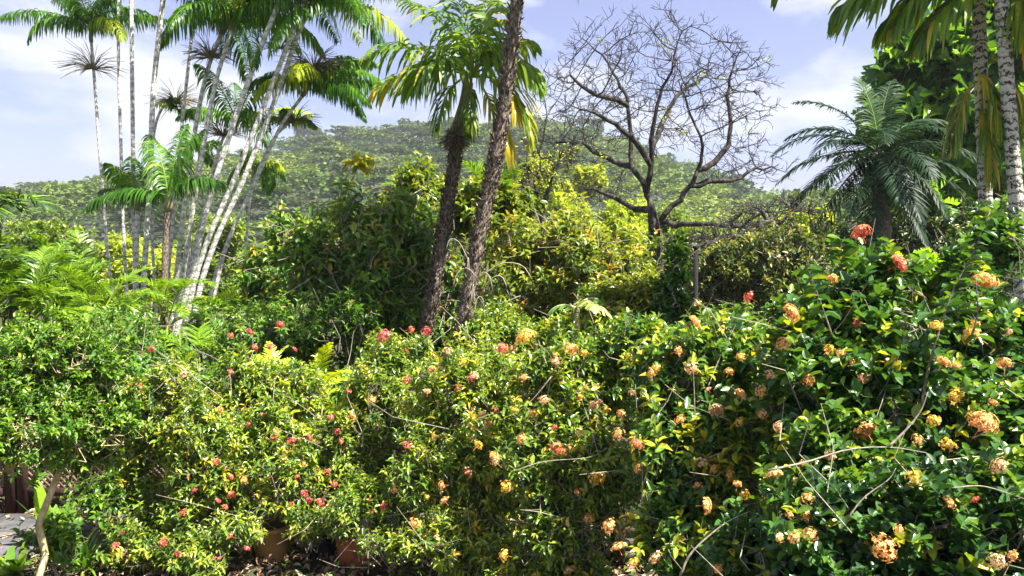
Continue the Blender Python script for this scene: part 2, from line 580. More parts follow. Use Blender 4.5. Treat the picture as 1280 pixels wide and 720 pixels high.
# the wood on the slope: thousands of flat-topped crowns
rng = R(11)
a = Acc()
tr = Acc()
cells = []
y = 135.0
while y < 440:
    step = 11.5 + (y - 130) * .012
    xs = np.arange(-.75 * y - 25, .75 * y + 25, step)
    xs = xs + rng.uniform(-5.5, 5.5, len(xs))
    cells.append(np.stack([xs, y + rng.uniform(-5.5, 5.5, len(xs))], 1))
    y += step
C_ = np.concatenate(cells)
CZ = hill_z(C_[:, 0], C_[:, 1])
C_, CZ = C_[CZ > -1], CZ[CZ > -1]
nC = len(C_)
Rc = rng.uniform(5.0, 13.5, nC) * (1 + .25 * np.sin(C_[:, 0] * .05))
Hc = rng.uniform(4.5, 11.5, nC) * np.where(C_[:, 1] > 350, .75, 1)
rug = (C_[:, 0] > 58) | (rng.random(nC) < .12)     # rounder bushier crowns on the right shoulder
tn = np.clip(.50 + .20 * np.sin(C_[:, 0] * .035 + 2 * np.sin(C_[:, 1] * .02)) + rng.normal(0, .16, nC) + np.where(rug, -.22, .04), 0, 1)
K = 300
ang = rng.uniform(0, 2 * pi, (nC, K))
rr = np.sqrt(rng.random((nC, K)))
# lobes: a few flat plates per crown at slightly different levels
lob = rng.integers(0, 4, (nC, K))
lo_a = rng.uniform(0, 2 * pi, (nC, 4))
lo_r = rng.uniform(.25, .6, (nC, 4))
lo_z = rng.uniform(-1.3, .6, (nC, 4))
ii = np.arange(nC)[:, None]
ox = lo_r[ii, lob] * cos_(lo_a[ii, lob]) + .55 * rr * cos_(ang)
oy = lo_r[ii, lob] * sin_(lo_a[ii, lob]) + .55 * rr * sin_(ang)
oz = lo_z[ii, lob] + .5 * (1 - rr ** 2) + rng.normal(0, .12, (nC, K))
rr2 = rr[:]
ozr = lo_z[ii, lob] * 1.3 + 2.6 * np.sqrt(np.maximum(0, 1 - rr2 ** 2)) * rng.uniform(-.6, 1, (nC, K))
oz = np.where(rug[:, None], ozr, oz)
und = rng.random((nC, K)) < .16
oz = np.where(und, oz - rng.random((nC, K)) * Hc[:, None] * .9, oz)
P = np.stack([C_[:, 0:1] + ox * Rc[:, None], C_[:, 1:2] + oy * Rc[:, None], CZ[:, None] + Hc[:, None] + oz], -1).reshape(-1, 3)
n = len(P)
dd = unit(rng, n) * [1, 1, .25]
upv = [0, 0, 1] + unit(rng, n) * np.repeat(np.where(rug, 1.1, .35), K)[:, None]
sz = np.repeat(.60 + .0030 * C_[:, 1], K) * rng.uniform(.6, 1.4, n)
leaves(a, DIAM, P - dd * sz[:, None] * .5, dd, upv, sz, sz * .85, np.clip(np.repeat(tn, K) + rng.normal(0, .05, n), 0, 1))
setting("hillside_forest", a, M["forest"], kind="stuff")
sel = rng.random(nC) < .45
b0 = np.stack([C_[:, 0], C_[:, 1], CZ - .5], 1)[sel]
fork = b0 + np.stack([rng.normal(0, .5, sel.sum()), rng.normal(0, .5, sel.sum()), Hc[sel] * .5], 1)
sticks(tr, b0, fork, .22, .17)
for q in range(4):
    an = rng.uniform(0, 2 * pi, sel.sum())
    e = fork + np.stack([cos_(an) * Rc[sel] * .5, sin_(an) * Rc[sel] * .5, Hc[sel] * .5], 1)
    sticks(tr, fork, e, .14, .05)
setting("hillside_tree_limbs", tr, M["treebark"], kind="stuff")


# ------------------------------------------------------------------ woody plants
def nearest_tree(nodes, base, w=.3):
    """join scattered points into a branching tree rooted at base; returns parents (index into [base]+nodes)"""
    P = np.vstack([base, nodes])
    order = np.argsort(np.linalg.norm(nodes - base, axis=1)) + 1
    par = np.zeros(len(P), int)
    pl = np.zeros(len(P))
    done = [0]
    for k in order:
        dn = np.array(done)
        dist = np.linalg.norm(P[dn] - P[k], axis=1)
        c = dist + w * pl[dn] + np.where(P[dn][:, 2] > P[k][2] + .05, .4 * dist, 0)
        j = dn[np.argmin(c)]
        par[k] = j
        pl[k] = pl[j] + np.linalg.norm(P[j] - P[k])
        done.append(k)
    return P, par, order


def blob_points(rng, blobs, n, lo, hi=1.0, lump=.16, pw=.6):
    C = np.array([b[0] for b in blobs], float)
    Rr = np.array([b[1] for b in blobs], float)
    w = np.array([(r[0] * r[2] + r[0] * r[1]) for r in Rr])
    k = rng.choice(len(blobs), n, p=w / w.sum())
    d = unit(rng, n)
    q = 1 + lump * (np.sin(d[:, 0] * 5 + k * 2.1) + np.sin(d[:, 2] * 6 + d[:, 1] * 4 + k) * .8)
    r = (lo + (hi - lo) * rng.random(n) ** pw) * q
    pos = C[k] + d * r[:, None] * Rr[k]
    return pos, nrm(d / Rr[k])


SHOOTS = []      # (tip positions, thing) of each flowering bush


def shrub(name, label, cat, base, blobs, shoots, leaf_len, mat, seed, tmpl=OVATE, aspect=.5, group=None, shoot_len=.35,
          pairs=6, nodes=70, rb=.03, tmean=.4, tvar=.13, shootvar=.14, newtip=.25, stem_mat=None, upness=.5, lo=.35,
          bare=0, leafup=1.0, ang=60, whorl=2, stemname="stems", leafname="foliage", droop=0.0, lump=.16, zmin=.1):
    rng = R(seed)
    base = np.array([base[0], base[1], 0.0 if len(base) < 3 else base[2]], float)
    root = thing(name, label, cat, base, group)
    ip, _ = blob_points(rng, blobs, nodes, .0, .8, lump=0)
    ip = ip[ip[:, 2] > base[2] + .12]
    P, par, order = nearest_tree(ip, base)
    tips, outw = blob_points(rng, blobs, shoots, lo, 1.0, lump)
    ok = tips[:, 2] > zmin + base[2]
    tips, outw = tips[ok], outw[ok]
    n = len(tips)
    sd = nrm(outw * .7 + [0, 0, upness] + unit(rng, n) * .55)
    sl_ = shoot_len * rng.uniform(.6, 1.3, n)
    st = tips - sd * sl_[:, None]
    # attach each shoot to the closest node
    D = np.linalg.norm(st[:, None] - P[None, 1:], axis=2)
    near = D.argmin(1) + 1
    cnt = np.bincount(near, minlength=len(P)).astype(float) + .5
    for k in order[::-1]:
        cnt[par[k]] += cnt[k]
    rad = rb * (cnt / cnt[0]) ** .42
    A = Acc()
    for k in order:
        p0, p1 = P[par[k]], P[k]
        ln = np.linalg.norm(p1 - p0)
        q = p0 + (p1 - p0) * np.array([0, .33, .66, 1])[:, None]
        q[1:3] += rng.normal(0, .07 * ln, (2, 3))
        r0 = min(rad[par[k]], rad[k] * 1.5)
        sticks(A, q[:-1], q[1:], [r0, r0 * .66 + rad[k] * .34, r0 * .33 + rad[k] * .67], [r0 * .66 + rad[k] * .34, r0 * .33 + rad[k] * .67, rad[k]], 6, rng.uniform(.2, .8))
    tw = rb * .05 + .0009
    midp = (P[near] + st) / 2 + rng.normal(0, .03, (n, 3))
    sticks(A, P[near], midp, tw * 1.5, tw * 1.2, 4, .5)
    sticks(A, midp, st, tw * 1.2, tw, 4, .5)
    sm = st + sd * sl_[:, None] * .5 + rng.normal(0, .03, (n, 3)) * sl_[:, None]
    sticks(A, st, sm, tw, tw * .8, 4, .6)
    sticks(A, sm, tips, tw * .8, tw * .5, 4, .7)
    if bare:
        bt, bo = blob_points(rng, blobs, bare, .7, 1.0, lump)
        bd = nrm(unit(rng, bare) + bo * .5 + [0, 0, .2])
        bl = rng.uniform(.15, .55, bare)[:, None]
        bmid = bt + bd * bl * .5 + rng.normal(0, .02, (bare, 3))
        sticks(A, bt - bd * bl * .3, bmid, tw * 1.5, tw * 1.1, 4, rng.uniform(.7, 1, bare))
        sticks(A, bmid, bt + bd * bl + rng.normal(0, .05, (bare, 3)), tw * 1.1, tw * .6, 4, rng.uniform(.7, 1, bare))
    part(stemname, A, stem_mat or M["twig"], root)
    # leaves
    A = Acc()
    ref = nrm(np.cross(sd, unit(rng, n)))
    ref2 = np.cross(sd, ref)
    sv = rng.normal(0, shootvar, n)
    Ls, Ds, Us, Ll, Tt = [], [], [], [], []
    ca, sa = cos(radians(ang)), sin(radians(ang))
    for k in range(pairs):
        t = .1 + .88 * (k + 1) / pairs
        p = np.where(t < .5, st + (sm - st) * min(1, 2 * t), sm + (tips - sm) * max(0, 2 * t - 1))
        sp = rng.uniform(0, .6, n) + k * (pi / whorl)
        for w in range(whorl):
            th = sp + w * 2 * pi / whorl
            rad_ = ref * cos_(th)[:, None] + ref2 * sin_(th)[:, None]
            keep = rng.random(n) < .9
            sp_a = .55 if k == pairs - 1 else 0
            dd = nrm(sd * (ca + sp_a) + rad_ * sa + rng.normal(0, .16, (n, 3)) - np.array([0, 0, droop]))
            uu = nrm(np.array([0, 0, leafup]) + sd * .3 + rng.normal(0, .35, (n, 3)))
            Ls.append(p[keep]); Ds.append(dd[keep]); Us.append(uu[keep])
            Ll.append((leaf_len * rng.uniform(.65, 1.2, n) * (.7 if k == pairs - 1 else 1))[keep])
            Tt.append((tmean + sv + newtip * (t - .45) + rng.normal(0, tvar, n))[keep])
    Ls, Ds, Us = np.concatenate(Ls), np.concatenate(Ds), np.concatenate(Us)
    Ll, Tt = np.concatenate(Ll), np.clip(np.concatenate(Tt), 0, 1)
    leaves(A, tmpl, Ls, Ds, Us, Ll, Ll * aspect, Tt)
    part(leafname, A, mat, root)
    SHOOTS.append((tips, root, leaf_len))
    return root


def px_blob(px, py, d, rx, rz, rd=None):
    """crown lobe seen at px,py from distance d, half width rx px and half height rz px, real depth rd metres"""
    c = at(px, py, d)
    m = d / F
    return (c, (rx * m, rd or rx * m * .8, rz * m))


# ---- ixora flower heads: domes of small four-petalled florets
def flower_mesh(seed, r, nfl, matkey, loose=0.0):
    rng = R(seed)
    A = Acc()
    u = (np.arange(nfl) + .5) / nfl
    ph = np.arange(nfl) * 2.39996 + rng.normal(0, .2, nfl)
    th = np.arccos(1 - u * (1.05 + .25 * loose))
    dirs = np.stack([sin_(th) * cos_(ph), sin_(th) * sin_(ph), cos_(th)], 1)
    rad = r * rng.uniform(.74 - .35 * loose, 1.12, nfl)
    c = dirs * rad[:, None] * [1, 1, .8]
    root_ = np.array([0, 0, -r * .45])
    sticks(A, np.tile(root_, (nfl, 1)), c, r * .018, r * .014, 3, .15)
    t1 = nrm(np.cross(dirs, unit(rng, nfl)))
    t2 = np.cross(dirs, t1)
    pl = r * (.25 if nfl > 30 else .32)
    tt = rng.uniform(.15, 1, nfl)
    for k in range(4):
        d = t1 * cos(k * pi / 2) + t2 * sin(k * pi / 2)
        leaves(A, DIAM, c, nrm(d + dirs * .12), dirs, pl * rng.uniform(.8, 1.15, nfl), pl * .62, np.clip(tt + rng.normal(0, .1, nfl), 0, 1))
    sticks(A, [root_ + [0, 0, -r * .9]], [root_], r * .035, r * .03, 5, 0)
    return A.mesh("flower_head", M[matkey])


FL = {}
for mk in ("orange", "coral", "red", "yellow", "peach"):
    FL[mk] = [flower_mesh(100 + 7 * k + len(mk), 1.0, nf, mk, lo_) for k, (nf, lo_) in enumerate(((60, .15), (42, .6), (24, 1.2)))]


def put_flower(parent, pos, size, kind, rng, var=None):
    o = link(bpy.data.objects.new("flower_head", FL[kind][rng.integers(0, 3) if var is None else var]))
    o.parent = parent
    o.location = tuple(np.asarray(pos, float) - np.array(parent.location))
    o.scale = (size, size * rng.uniform(.85, 1.1), size * rng.uniform(.75, 1.05))
    o.rotation_euler = (rng.normal(0, .35) + .75, rng.normal(0, .4), rng.uniform(0, 6.28))
    return o


# ------------------------------------------------------------------ palms
def frond(acc, base, az, el, L, droop, nl, ll, lw, hang, vee=.3, pet=.12, rng=None, tint=.35, tv=.1, side=0.0, a0=35, a1=62,
          rr=.012, yellow=0.0, gap=0.0, wtip=.15):
    """one feather leaf: an arching midrib with leaflets on both sides"""
    m = 18
    s = np.linspace(0, 1, m)
    e = el - droop * s ** 1.25
    azs = az + side * s
    T = np.stack([cos_(e) * sin_(azs), cos_(e) * cos_(azs), sin_(e)], 1)
    P = base + np.concatenate([[np.zeros(3)], np.cumsum((T[1:] + T[:-1]) * .5 * L / (m - 1), 0)])
    tube(acc, P, rr * (1.05 - .85 * s), 5, np.clip(tint + .25, 0, 1), cap=False)
    q = pet + (1 - pet) * (np.arange(nl) + rng.uniform(-.3, .3, nl)) / nl
    q = np.clip(q, 0, .995)
    if gap:
        q = q[rng.random(len(q)) > gap]
    n = len(q)
    base_p = np.stack([np.interp(q, s, P[:, k]) for k in range(3)], 1)
    t = nrm(np.stack([np.interp(q, s, T[:, k]) for k in range(3)], 1))
    Sd = nrm(np.cross(t, [0, 0, 1.0]) + 1e-6)
    N = np.cross(Sd, t)
    prof = np.clip(np.sin(pi * (.16 + .80 * q)) ** .55, .25, 1) * (1 - .35 * q ** 3)
    for sg in (1, -1):
        an = np.radians(a0 + (a1 - a0) * (1 - q)) + rng.normal(0, .09, n)
        d = nrm(Sd * sg * sin_(an)[:, None] + t * cos_(an)[:, None] + N * (vee + rng.normal(0, .12, n))[:, None])
        l = ll * prof * rng.uniform(.85, 1.1, n)
        tn_ = np.clip(tint + rng.normal(0, tv, n) + yellow * q, 0, 1)
        pts = [base_p]
        cur = d
        h = hang * rng.uniform(.7, 1.3, n)
        dn = []
        for k in range(4):
            pts.append(pts[-1] + cur * (l / 4)[:, None])
            dn.append(cur)
            cur = nrm(cur + np.array([0, 0, -1.0]) * h[:, None])
        dn.append(cur)
        wv = []
        for k in range(5):
            wv.append(nrm(t - dn[k] * np.sum(t * dn[k], 1, keepdims=True) + N * .15 * sg))
        ws = np.array([.35, 1, .95, .65, wtip]) * lw * .5
        V = np.stack([pts[k] + wv[k] * ws[k] * sgn for k in range(5) for sgn in (1, -1)], 1)
        fc = np.array([(2 * k, 2 * k + 1, 2 * k + 3, 2 * k + 2) for k in range(4)])
        off = (np.arange(n) * 10)[:, None, None]
        acc.add(V.reshape(-1, 3), (fc[None] + off).reshape(-1, 4), np.repeat(tn_, 10))
    return P


def broom(acc, base, rng, n=60, L=.45, axis=(0, 0, 1), spread=1.0, tint=.5):
    """a bunch of spent flower strands"""
    d = nrm(unit(rng, n) * spread * ([1, 1, .45] if spread == 1.0 else 1) + np.array(axis) * .35)
    a_ = np.tile(base, (n, 1))
    l = (L * rng.uniform(.6, 1.1, n))[:, None]
    b_ = a_ + d * l * .6
    c_ = b_ + nrm(d - [0, 0, .45]) * l * .5
    sticks(acc, a_, b_, .008, .006, 3, rng.uniform(.2, .9, n))
    sticks(acc, b_, c_, .006, .003, 3, rng.uniform(.2, .9, n))


def palm(name, label, trunk_px, d, r0, r1, fronds, fmat, tmat, seed, group=None, lean_d=0.0, sides=9, shaft=None, brooms=(),
         ground=True, fp=None, ring=True, cat="palm tree", tip_in=0.0, crown_at=None):
    """trunk_px: photo points from the ground up; fronds: (az deg clockwise from away, elevation deg, length m, droop rad)"""
    rng = R(seed)
    if name == "slender_palm" and trunk_px[-1][1] > -40:
        trunk_px = trunk_px[:-1] + [(trunk_px[-1][0], trunk_px[-1][1] + 24)]
    k = len(trunk_px)
    pts = [at(px, py, d + lean_d * i / max(1, k - 1)) for i, (px, py) in enumerate(trunk_px)]
    if ground and pts[0][2] > .02:
        p0, p1 = pts[0], pts[1]
        t = (p0[2] + .02) / max(.2, (p1[2] - p0[2]))
        g = p0 - (p1 - p0) * t * .6
        g[2] = -.05
        pts = [g] + pts
    root = thing(name, label, cat, (pts[0][0], pts[0][1], 0), group)
    if name == "slender_palm":
        r0, r1 = r0 * .62, r1 * .58
    m = 60
    C = spline(pts, m)
    s = np.linspace(0, 1, m)
    rad = r0 * (1 - s) + r1 * s
    rad[:4] *= [1.35, 1.2, 1.1, 1.04]
    if ring:
        rad = rad * (1 + .05 * (np.arange(m) % 3 == 0))
    A = Acc()
    tube(A, C, rad, sides)
    part("trunk", A, tmat, root, smooth=True)
    top = C[-1] if crown_at is None else np.array(crown_at)
    ax = nrm(C[-1] - C[-4])
    if shaft:
        A = Acc()
        q = top + ax * np.linspace(-.02, shaft, 6)[:, None]
        tube(A, q, np.array([1.25, 1.5, 1.35, 1.1, .8, .3]) * r1, 8)
        part("crownshaft", A, M["shaft"], root, smooth=True)
        top = top + ax * shaft * .8
    prm = dict(nl=46, ll=.5, lw=.035, hang=.3, vee=.25, pet=.12)
    prm.update(fp or {})
    for f_ in fronds:
        az, el, L_, dr = f_[:4]
        kw = dict(prm)
        if len(f_) > 4:
            kw.update(f_[4])
        kw["tint"] = float(np.clip(kw.get("tint", .35) + rng.normal(0, .10), 0.02, .95))
        kw["gap"] = max(0.0, rng.uniform(-.04, .12))
        if name == "slender_palm":
            el += rng.normal(0, 8)
            dr *= rng.uniform(.7, 1.4)
            if rng.random() < .12:
                kw.update(tint=.95, gap=.25)
        A = Acc()
        frond(A, top + rng.normal(0, .02, 3), radians(az), radians(el), L_, dr, rng=rng, **kw)
        part("frond", A, fmat, root)
    for (px, py, dd, n, Lb) in brooms:
        A = Acc()
        p = at(px, py, d + dd)
        broom(A, p + [0, 0, -.3 if name == "slender_palm" else 0], rng, int(n * 1.6), Lb)
        part("flower_stalk", A, M["dry"], root)
    return root


def ring_fronds(rng, n, L, el=(5, 78), droop=(.75, 1.25), az0=0):
    out = []
    n = max(6, int(n * .75))
    for k in range(n):
        u = (k + .5) / n
        out.append((az0 + k * 137.5 + rng.uniform(-12, 12), el[0] + (el[1] - el[0]) * u, L * rng.uniform(.85, 1.1), droop[0] + (droop[1] - droop[0]) * (1 - u)))
    return out


rng = R(21)
SG = "slender palms of the clump at the left"
slim = dict(nl=54, ll=.46, lw=.030, hang=1.2, vee=.1, pet=.06, tint=.42, tv=.17, a0=50, a1=80)
D1 = 13.0
palm("slender_palm", "thin palm standing apart at far left, broad fronds spread like wings",
     [(146, 395), (136, 330), (128, 235), (118, 100), (114, 28)], 15, .055, .045,
     [(-88, 25, 2.0, .95), (88, 28, 1.55, .85), (-60, 55, 1.5, 1.5), (60, 50, 1.5, 1.6), (180, 62, 1.4, 2.0), (10, 65, 1.4, 1.6), (-120, 40, 1.3, 1.8), (120, 35, 1.2, 2.0), (-75, 70, 1.3, 1.0), (80, 75, 1.2, .9)],
     M["slim"], M["slimtrunk"], 31, SG, brooms=[(116, 66, -.05, 46, .62)], fp=slim, shaft=.3)
palm("slender_palm", "straight thin bare palm stem next to the winged palm, its crown above the photo",
     [(160, 395), (155, 300), (151, 180), (148, 60), (149, -70)], 15, .055, .045, ring_fronds(rng, 9, 1.6), M["slim"], M["slimtrunk"], 32, SG, fp=slim, shaft=.3)
palm("slender_palm", "straight rough-ringed grey palm stem, second left of the stout curving stem",
     [(172, 400), (168, 300), (166, 170), (163, -90)], 14, .075, .055, ring_fronds(rng, 9, 1.6), M["slim"], M["slimtrunk"], 33, SG, fp=slim, shaft=.3)
palm("slender_palm", "stout pale palm stem curving up to the right from the left edge of the clump",
     [(178, 415), (181, 330), (187, 230), (192, 110), (206, -20), (214, -90)], 12, .075, .06, ring_fronds(rng, 9, 1.7), M["slim"], M["slimtrunk"], 34, SG, fp=slim, shaft=.35)
palm("slender_palm", "short curved palm stem with a spiky dry flower broom at its tip, before the sky",
     [(196, 400), (190, 290), (191, 180), (203, 135), (221, 112)], 14, .05, .035, [(-70, 30, .55, .8), (60, 20, .5, 1.0), (170, 60, .5, 1.2)],
     M["slim"], M["slimtrunk"], 35, SG, brooms=[(220, 108, -.05, 70, .50)], fp=dict(slim, ll=.25, nl=26))
palm("slender_palm", "very thin palm stem between the curved one and the thick pair",
     [(205, 412), (214, 300), (228, 150), (246, -10), (252, -60)], 13.4, .055, .04, ring_fronds(rng, 8, 1.5), M["slim"], M["slimtrunk"], 36, SG, fp=slim, shaft=.3)
palm("slender_palm", "pale palm stem of the middle bundle topped by a dense dark crown and brown broom",
     [(213, 415), (222, 330), (238, 200), (256, 100), (276, 18)], 12.6, .08, .05, ring_fronds(rng, 12, 1.6, droop=(.9, 1.5)),
     M["slim"], M["slimtrunk"], 37, SG, brooms=[(262, 48, -.1, 60, .45)], fp=slim, shaft=.3)
palm("slender_palm", "pale palm stem of the middle bundle, leaning most steeply beside the dense crown",
     [(219, 415), (232, 320), (248, 220), (268, 110), (290, 12)], 12.2, .08, .05, ring_fronds(rng, 12, 1.6, az0=60), M["slim"], M["slimtrunk"], 38, SG, fp=slim, shaft=.3)
palm("slender_palm", "palm stem behind the bundle ending in a low crown with a tan flower broom",
     [(224, 412), (238, 330), (258, 250), (276, 180), (287, 140)], 13.8, .06, .04, ring_fronds(rng, 10, 1.5, el=(10, 70)), M["slim"], M["slimtrunk"], 39, SG,
     brooms=[(278, 148, -.1, 50, .45)], fp=slim, shaft=.25)
palm("slender_palm", "thick whitish palm stem sweeping right through the bundle to the top of the photo",
     [(221, 415), (240, 340), (262, 250), (290, 160), (322, 70), (352, -30)], 11.8, .072, .06, ring_fronds(rng, 12, 1.7, az0=20), M["slim"], M["slimtrunk"], 40, SG, fp=slim, shaft=.35)
palm("slender_palm", "whitish palm stem leaning right, left one of the outer leaning four",
     [(236, 385), (256, 310), (288, 235), (323, 150), (358, 60), (380, -20)], 12, .068, .06, ring_fronds(rng, 13, 1.8, az0=40), M["slim"], M["slimtrunk"], 41, SG, fp=slim, shaft=.35,
     brooms=[(350, 36, .1, 30, .4)])
palm("slender_palm", "whitish palm stem leaning right, head of the shaggiest crown",
     [(246, 378), (268, 305), (302, 230), (342, 130), (378, 30), (396, -12)], 12.3, .075, .055, ring_fronds(rng, 15, 1.8, az0=90, el=(-10, 75), droop=(.8, 1.4)), M["slim"], M["slimtrunk"], 42, SG, fp=slim, shaft=.35)
palm("slender_palm", "thin leaning stem whose low crown reaches far to the right",
     [(272, 350), (290, 290), (318, 230), (350, 160), (378, 96)], 12.8, .055, .045,
     [(85, 20, 1.25, .55), (100, 5, 1.15, 1.2), (70, 35, 1.2, .9), (-80, 30, 1.2, 1.2), (-110, 10, 1.1, 1.3), (180, 30, 1.1, 1.8), (120, -10, 1.3, .9), (0, 50, 1.2, 1.5), (60, 60, 1.2, 1.4), (-40, 65, 1.2, 1.5), (90, 50, 1.3, 1.3)],
     M["slim"], M["slimtrunk"], 43, SG, brooms=[(392, 62, -.1, 80, .55)], fp=slim, shaft=.3)
palm("slender_palm", "thinnest leaning palm stem of the clump with a small dry broom near its tip",
     [(262, 372), (285, 300), (312, 240), (338, 180), (362, 128)], 13.2, .045, .035, [(80, 30, .5, 1.2), (-80, 30, .5, 1.2), (180, 50, .5, 1.5)],
     M["slim"], M["slimtrunk"], 44, SG, brooms=[(368, 130, -.05, 60, .42)], fp=dict(slim, ll=.25, nl=26))
palm("slender_palm", "small palm behind the leaning stems, umbrella crown against the hill",
     [(300, 400), (308, 300), (316, 215), (320, 185)], 14.5, .045, .035, ring_fronds(rng, 10, .75, el=(0, 60), droop=(1.5, 2.0)), M["slim"], M["slimtrunk"], 45, SG, fp=dict(slim, ll=.32, nl=34))
palm("slender_palm", "tiny palm crown hung against the sky left of the bundle's middle",
     [(232, 400), (238, 300), (246, 215), (252, 158)], 15, .04, .03, ring_fronds(rng, 9, .62, el=(5, 60), droop=(1.5, 2.0)), M["slim"], M["slimtrunk"], 46, SG, fp=dict(slim, ll=.3, nl=30))
young = dict(slim, ll=.42, lw=.030, nl=44, tint=.36, hang=.8)
palm("young_palm", "young orange-stalked palm growing amid the pale stems, long fronds arching both ways",
     [(205, 410), (206, 340), (208, 285), (210, 262)], 11.4, .05, .045,
     [(-92, 18, 1.25, 1.1), (-50, 78, 1.1, .8), (84, 40, .9, 1.3), (60, 80, 1.1, .7), (10, 84, 1.2, .6)],
     M["slim"], M["fibre"], 47, fp=young, shaft=.3, group="young palms by the slender clump")
palm("young_palm", "young palm left of the stout pale stem, feathery crown at hill height",
     [(168, 405), (170, 330), (172, 262)], 13.5, .045, .04, ring_fronds(rng, 7, 1.0, el=(15, 80), droop=(.8, 1.3)), M["slim"], M["slimtrunk"], 48, fp=young, shaft=.2,
     group="young palms by the slender clump")

# ---- the two shaggy palms in the middle
MG = "shaggy brown palms in the middle"
drp = dict(nl=20, ll=.68, lw=.042, hang=.62, vee=.25, pet=.16, tint=.50, tv=.15, a0=38, a1=66, rr=.014, wtip=.1)
p1 = palm("shaggy_palm", "shaggy brown palm with a bright drooping crown in view, leaning right beside its taller twin",
          [(532, 420), (541, 370), (555, 290), (565, 225), (573, 160)], 9.0, .070, .056, [
              (-90, 42, 1.35, 1.25), (-96, 12, 1.2, .95, dict(yellow=.3)), (-70, 70, 1.3, .9), (88, 35, .85, 1.6), (78, 62, .9, 1.3), (180, 62, .9, 1.9),
              (20, 80, 1.15, .6), (-40, 84, 1.0, .5), (60, 80, .9, .5), (110, 40, .95, 2.1), (120, 0, .8, 1.6, dict(yellow=.6)), (-130, 30, .9, 1.9), (-60, 25, 1.1, 1.3)],
          M["droopy"], M["fibre"], 51, MG, fp=drp, sides=12, crown_at=at(590, 96, 9.0), ring=False)
A = Acc()
tube(A, spline([at(572, 165, 9.0), at(581, 125, 9.0), at(588, 80, 9.0)], 8), [.095, .085, .075, .065, .06, .06, .05, .03], 8)
part("crownshaft", A, M["shaft"], p1, smooth=True)
rg = R(52)
A = Acc()
for q in range(7):
    broom(A, at(573 + rg.uniform(-13, 13), 172 + rg.uniform(-14, 14), 9.0 - rg.uniform(0, .18)), rg, 60, .16, (0, 0, 0))
part("fruit_cluster", A, M["fibre"], p1)
for (px, py, az, el, L_, dr, tt) in ((602, 108, 150, -40, .85, .9, .8), (612, 100, 110, -30, .95, 1.1, .7), (590, 104, 180, -35, .8, .9, .45), (618, 120, 130, -70, .8, .2, .9), (575, 100, -150, -30, .8, 1.0, .45)):
    A = Acc()
    frond(A, at(px, py, 8.9), radians(az), radians(el), L_, dr, rng=rg, **dict(drp, ll=.45, lw=.030, a0=12, a1=28, tint=tt, tv=.2, nl=24))
    part("frond", A, M["droopy"], p1)

p2 = palm("shaggy_palm", "tallest shaggy brown palm, trunk running out of the top of the photo",
          [(575, 440), (583, 380), (598, 300), (614, 225), (628, 150), (640, 50), (652, -60)], 8.4, .082, .062,
          [(150, 30, 1.5, 2.3), (100, 35, 1.2, 2.6), (60, 50, 1.5, 1.8), (-120, 40, 1.5, 1.5), (-60, 60, 1.6, 1.6), (0, 60, 1.5, 1.7), (180, 60, 1.4, 1.8), (90, 18, 1.05, 2.4, dict(yellow=.4)), (75, 10, 1.0, 2.2)],
          M["droopy"], M["fibre"], 53, MG, fp=drp, sides=12, ring=False, shaft=.4)
# fibre stubs on both trunks
for pp, pts_, dd, rr_ in ((p1, [(532, 420), (541, 370), (555, 290), (565, 225), (573, 160)], 9.0, .062), (p2, [(575, 440), (583, 380), (598, 300), (614, 225), (628, 150), (640, 50), (652, -60)], 8.4, .070)):
    C = spline([at(x, y, dd) for x, y in pts_], 400)
    rg = R(54)
    k = rg.integers(0, 400, 2600)
    an = rg.uniform(0, 2 * pi, 2600)
    o = np.stack([cos_(an), sin_(an), np.zeros(2600)], 1)
    A = Acc()
    leaves(A, DIAM, C[k] + o * rr_ * .9, nrm(o * .8 + [0, 0, 1.0] + unit(rg, 2600) * .7), o, rg.uniform(.03, .085, 2600), rg.uniform(.010, .030, 2600), rg.uniform(0, 1, 2600))
    part("leaf_base_fibre", A, M["fibre"], pp)
# pale dry tendrils hanging on the trunk of the taller twin
A = Acc()
rg = R(55)
for q in range(9):
    c0 = at(rg.uniform(585, 612), rg.uniform(290, 400), 8.2)
    v = np.array([rg.uniform(-.25, .45), -.05, rg.uniform(.05, .25)])
    tube(A, spline([c0, c0 + v * .5 + [0, 0, .08], c0 + v, c0 + v * 1.25 - [0, 0, .18]], 9), .005, 4, .95)
part("dry_tendril", A, M["twig"], p2)

# ---- coconut palm on the right
rng = R(61)
coco = dict(nl=56, ll=.52, lw=.030, hang=.22, vee=.12, pet=.12, tint=.18, tv=.12, a0=38, a1=72, rr=.022)
KC = 1.2
cf = [(-135, -30, 1.7, .6), (165, -35, 1.7, .6), (135, -25, 1.7, .8), (-95, -50, 1.7, .3), (95, -58, 1.7, .2), (-170, -10, 1.6, 1.1), (110, 25, 1.7, 1.3), (-115, 25, 1.7, 1.3), (75, -20, 1.8, .7), (-70, 45, 1.7, 1.4), (-88, 32, 2.0, 1.35), (-86, 8, 1.9, 1.0), (-92, -15, 1.9, .7), (-105, -38, 2.0, .45), (-150, -55, 1.9, .3), (150, -52, 1.9, .3), (100, -35, 2.0, .5),
      (90, -8, 2.0, .8), (85, 18, 2.1, 1.0), (70, 48, 2.0, 1.2), (-50, 62, 1.9, 1.1), (-20, 84, 1.5, .6, dict(tint=.40)), (40, 78, 1.6, .7, dict(tint=.35)),
      (170, 10, 1.7, 1.3), (-160, 35, 1.6, 1.4), (150, 40, 1.6, 1.5), (115, 0, 1.9, 1.0), (-120, 0, 1.8, 1.1), (0, 30, 1.8, 1.2), (-40, -10, 1.8, .8), (50, -30, 1.9, .6)]
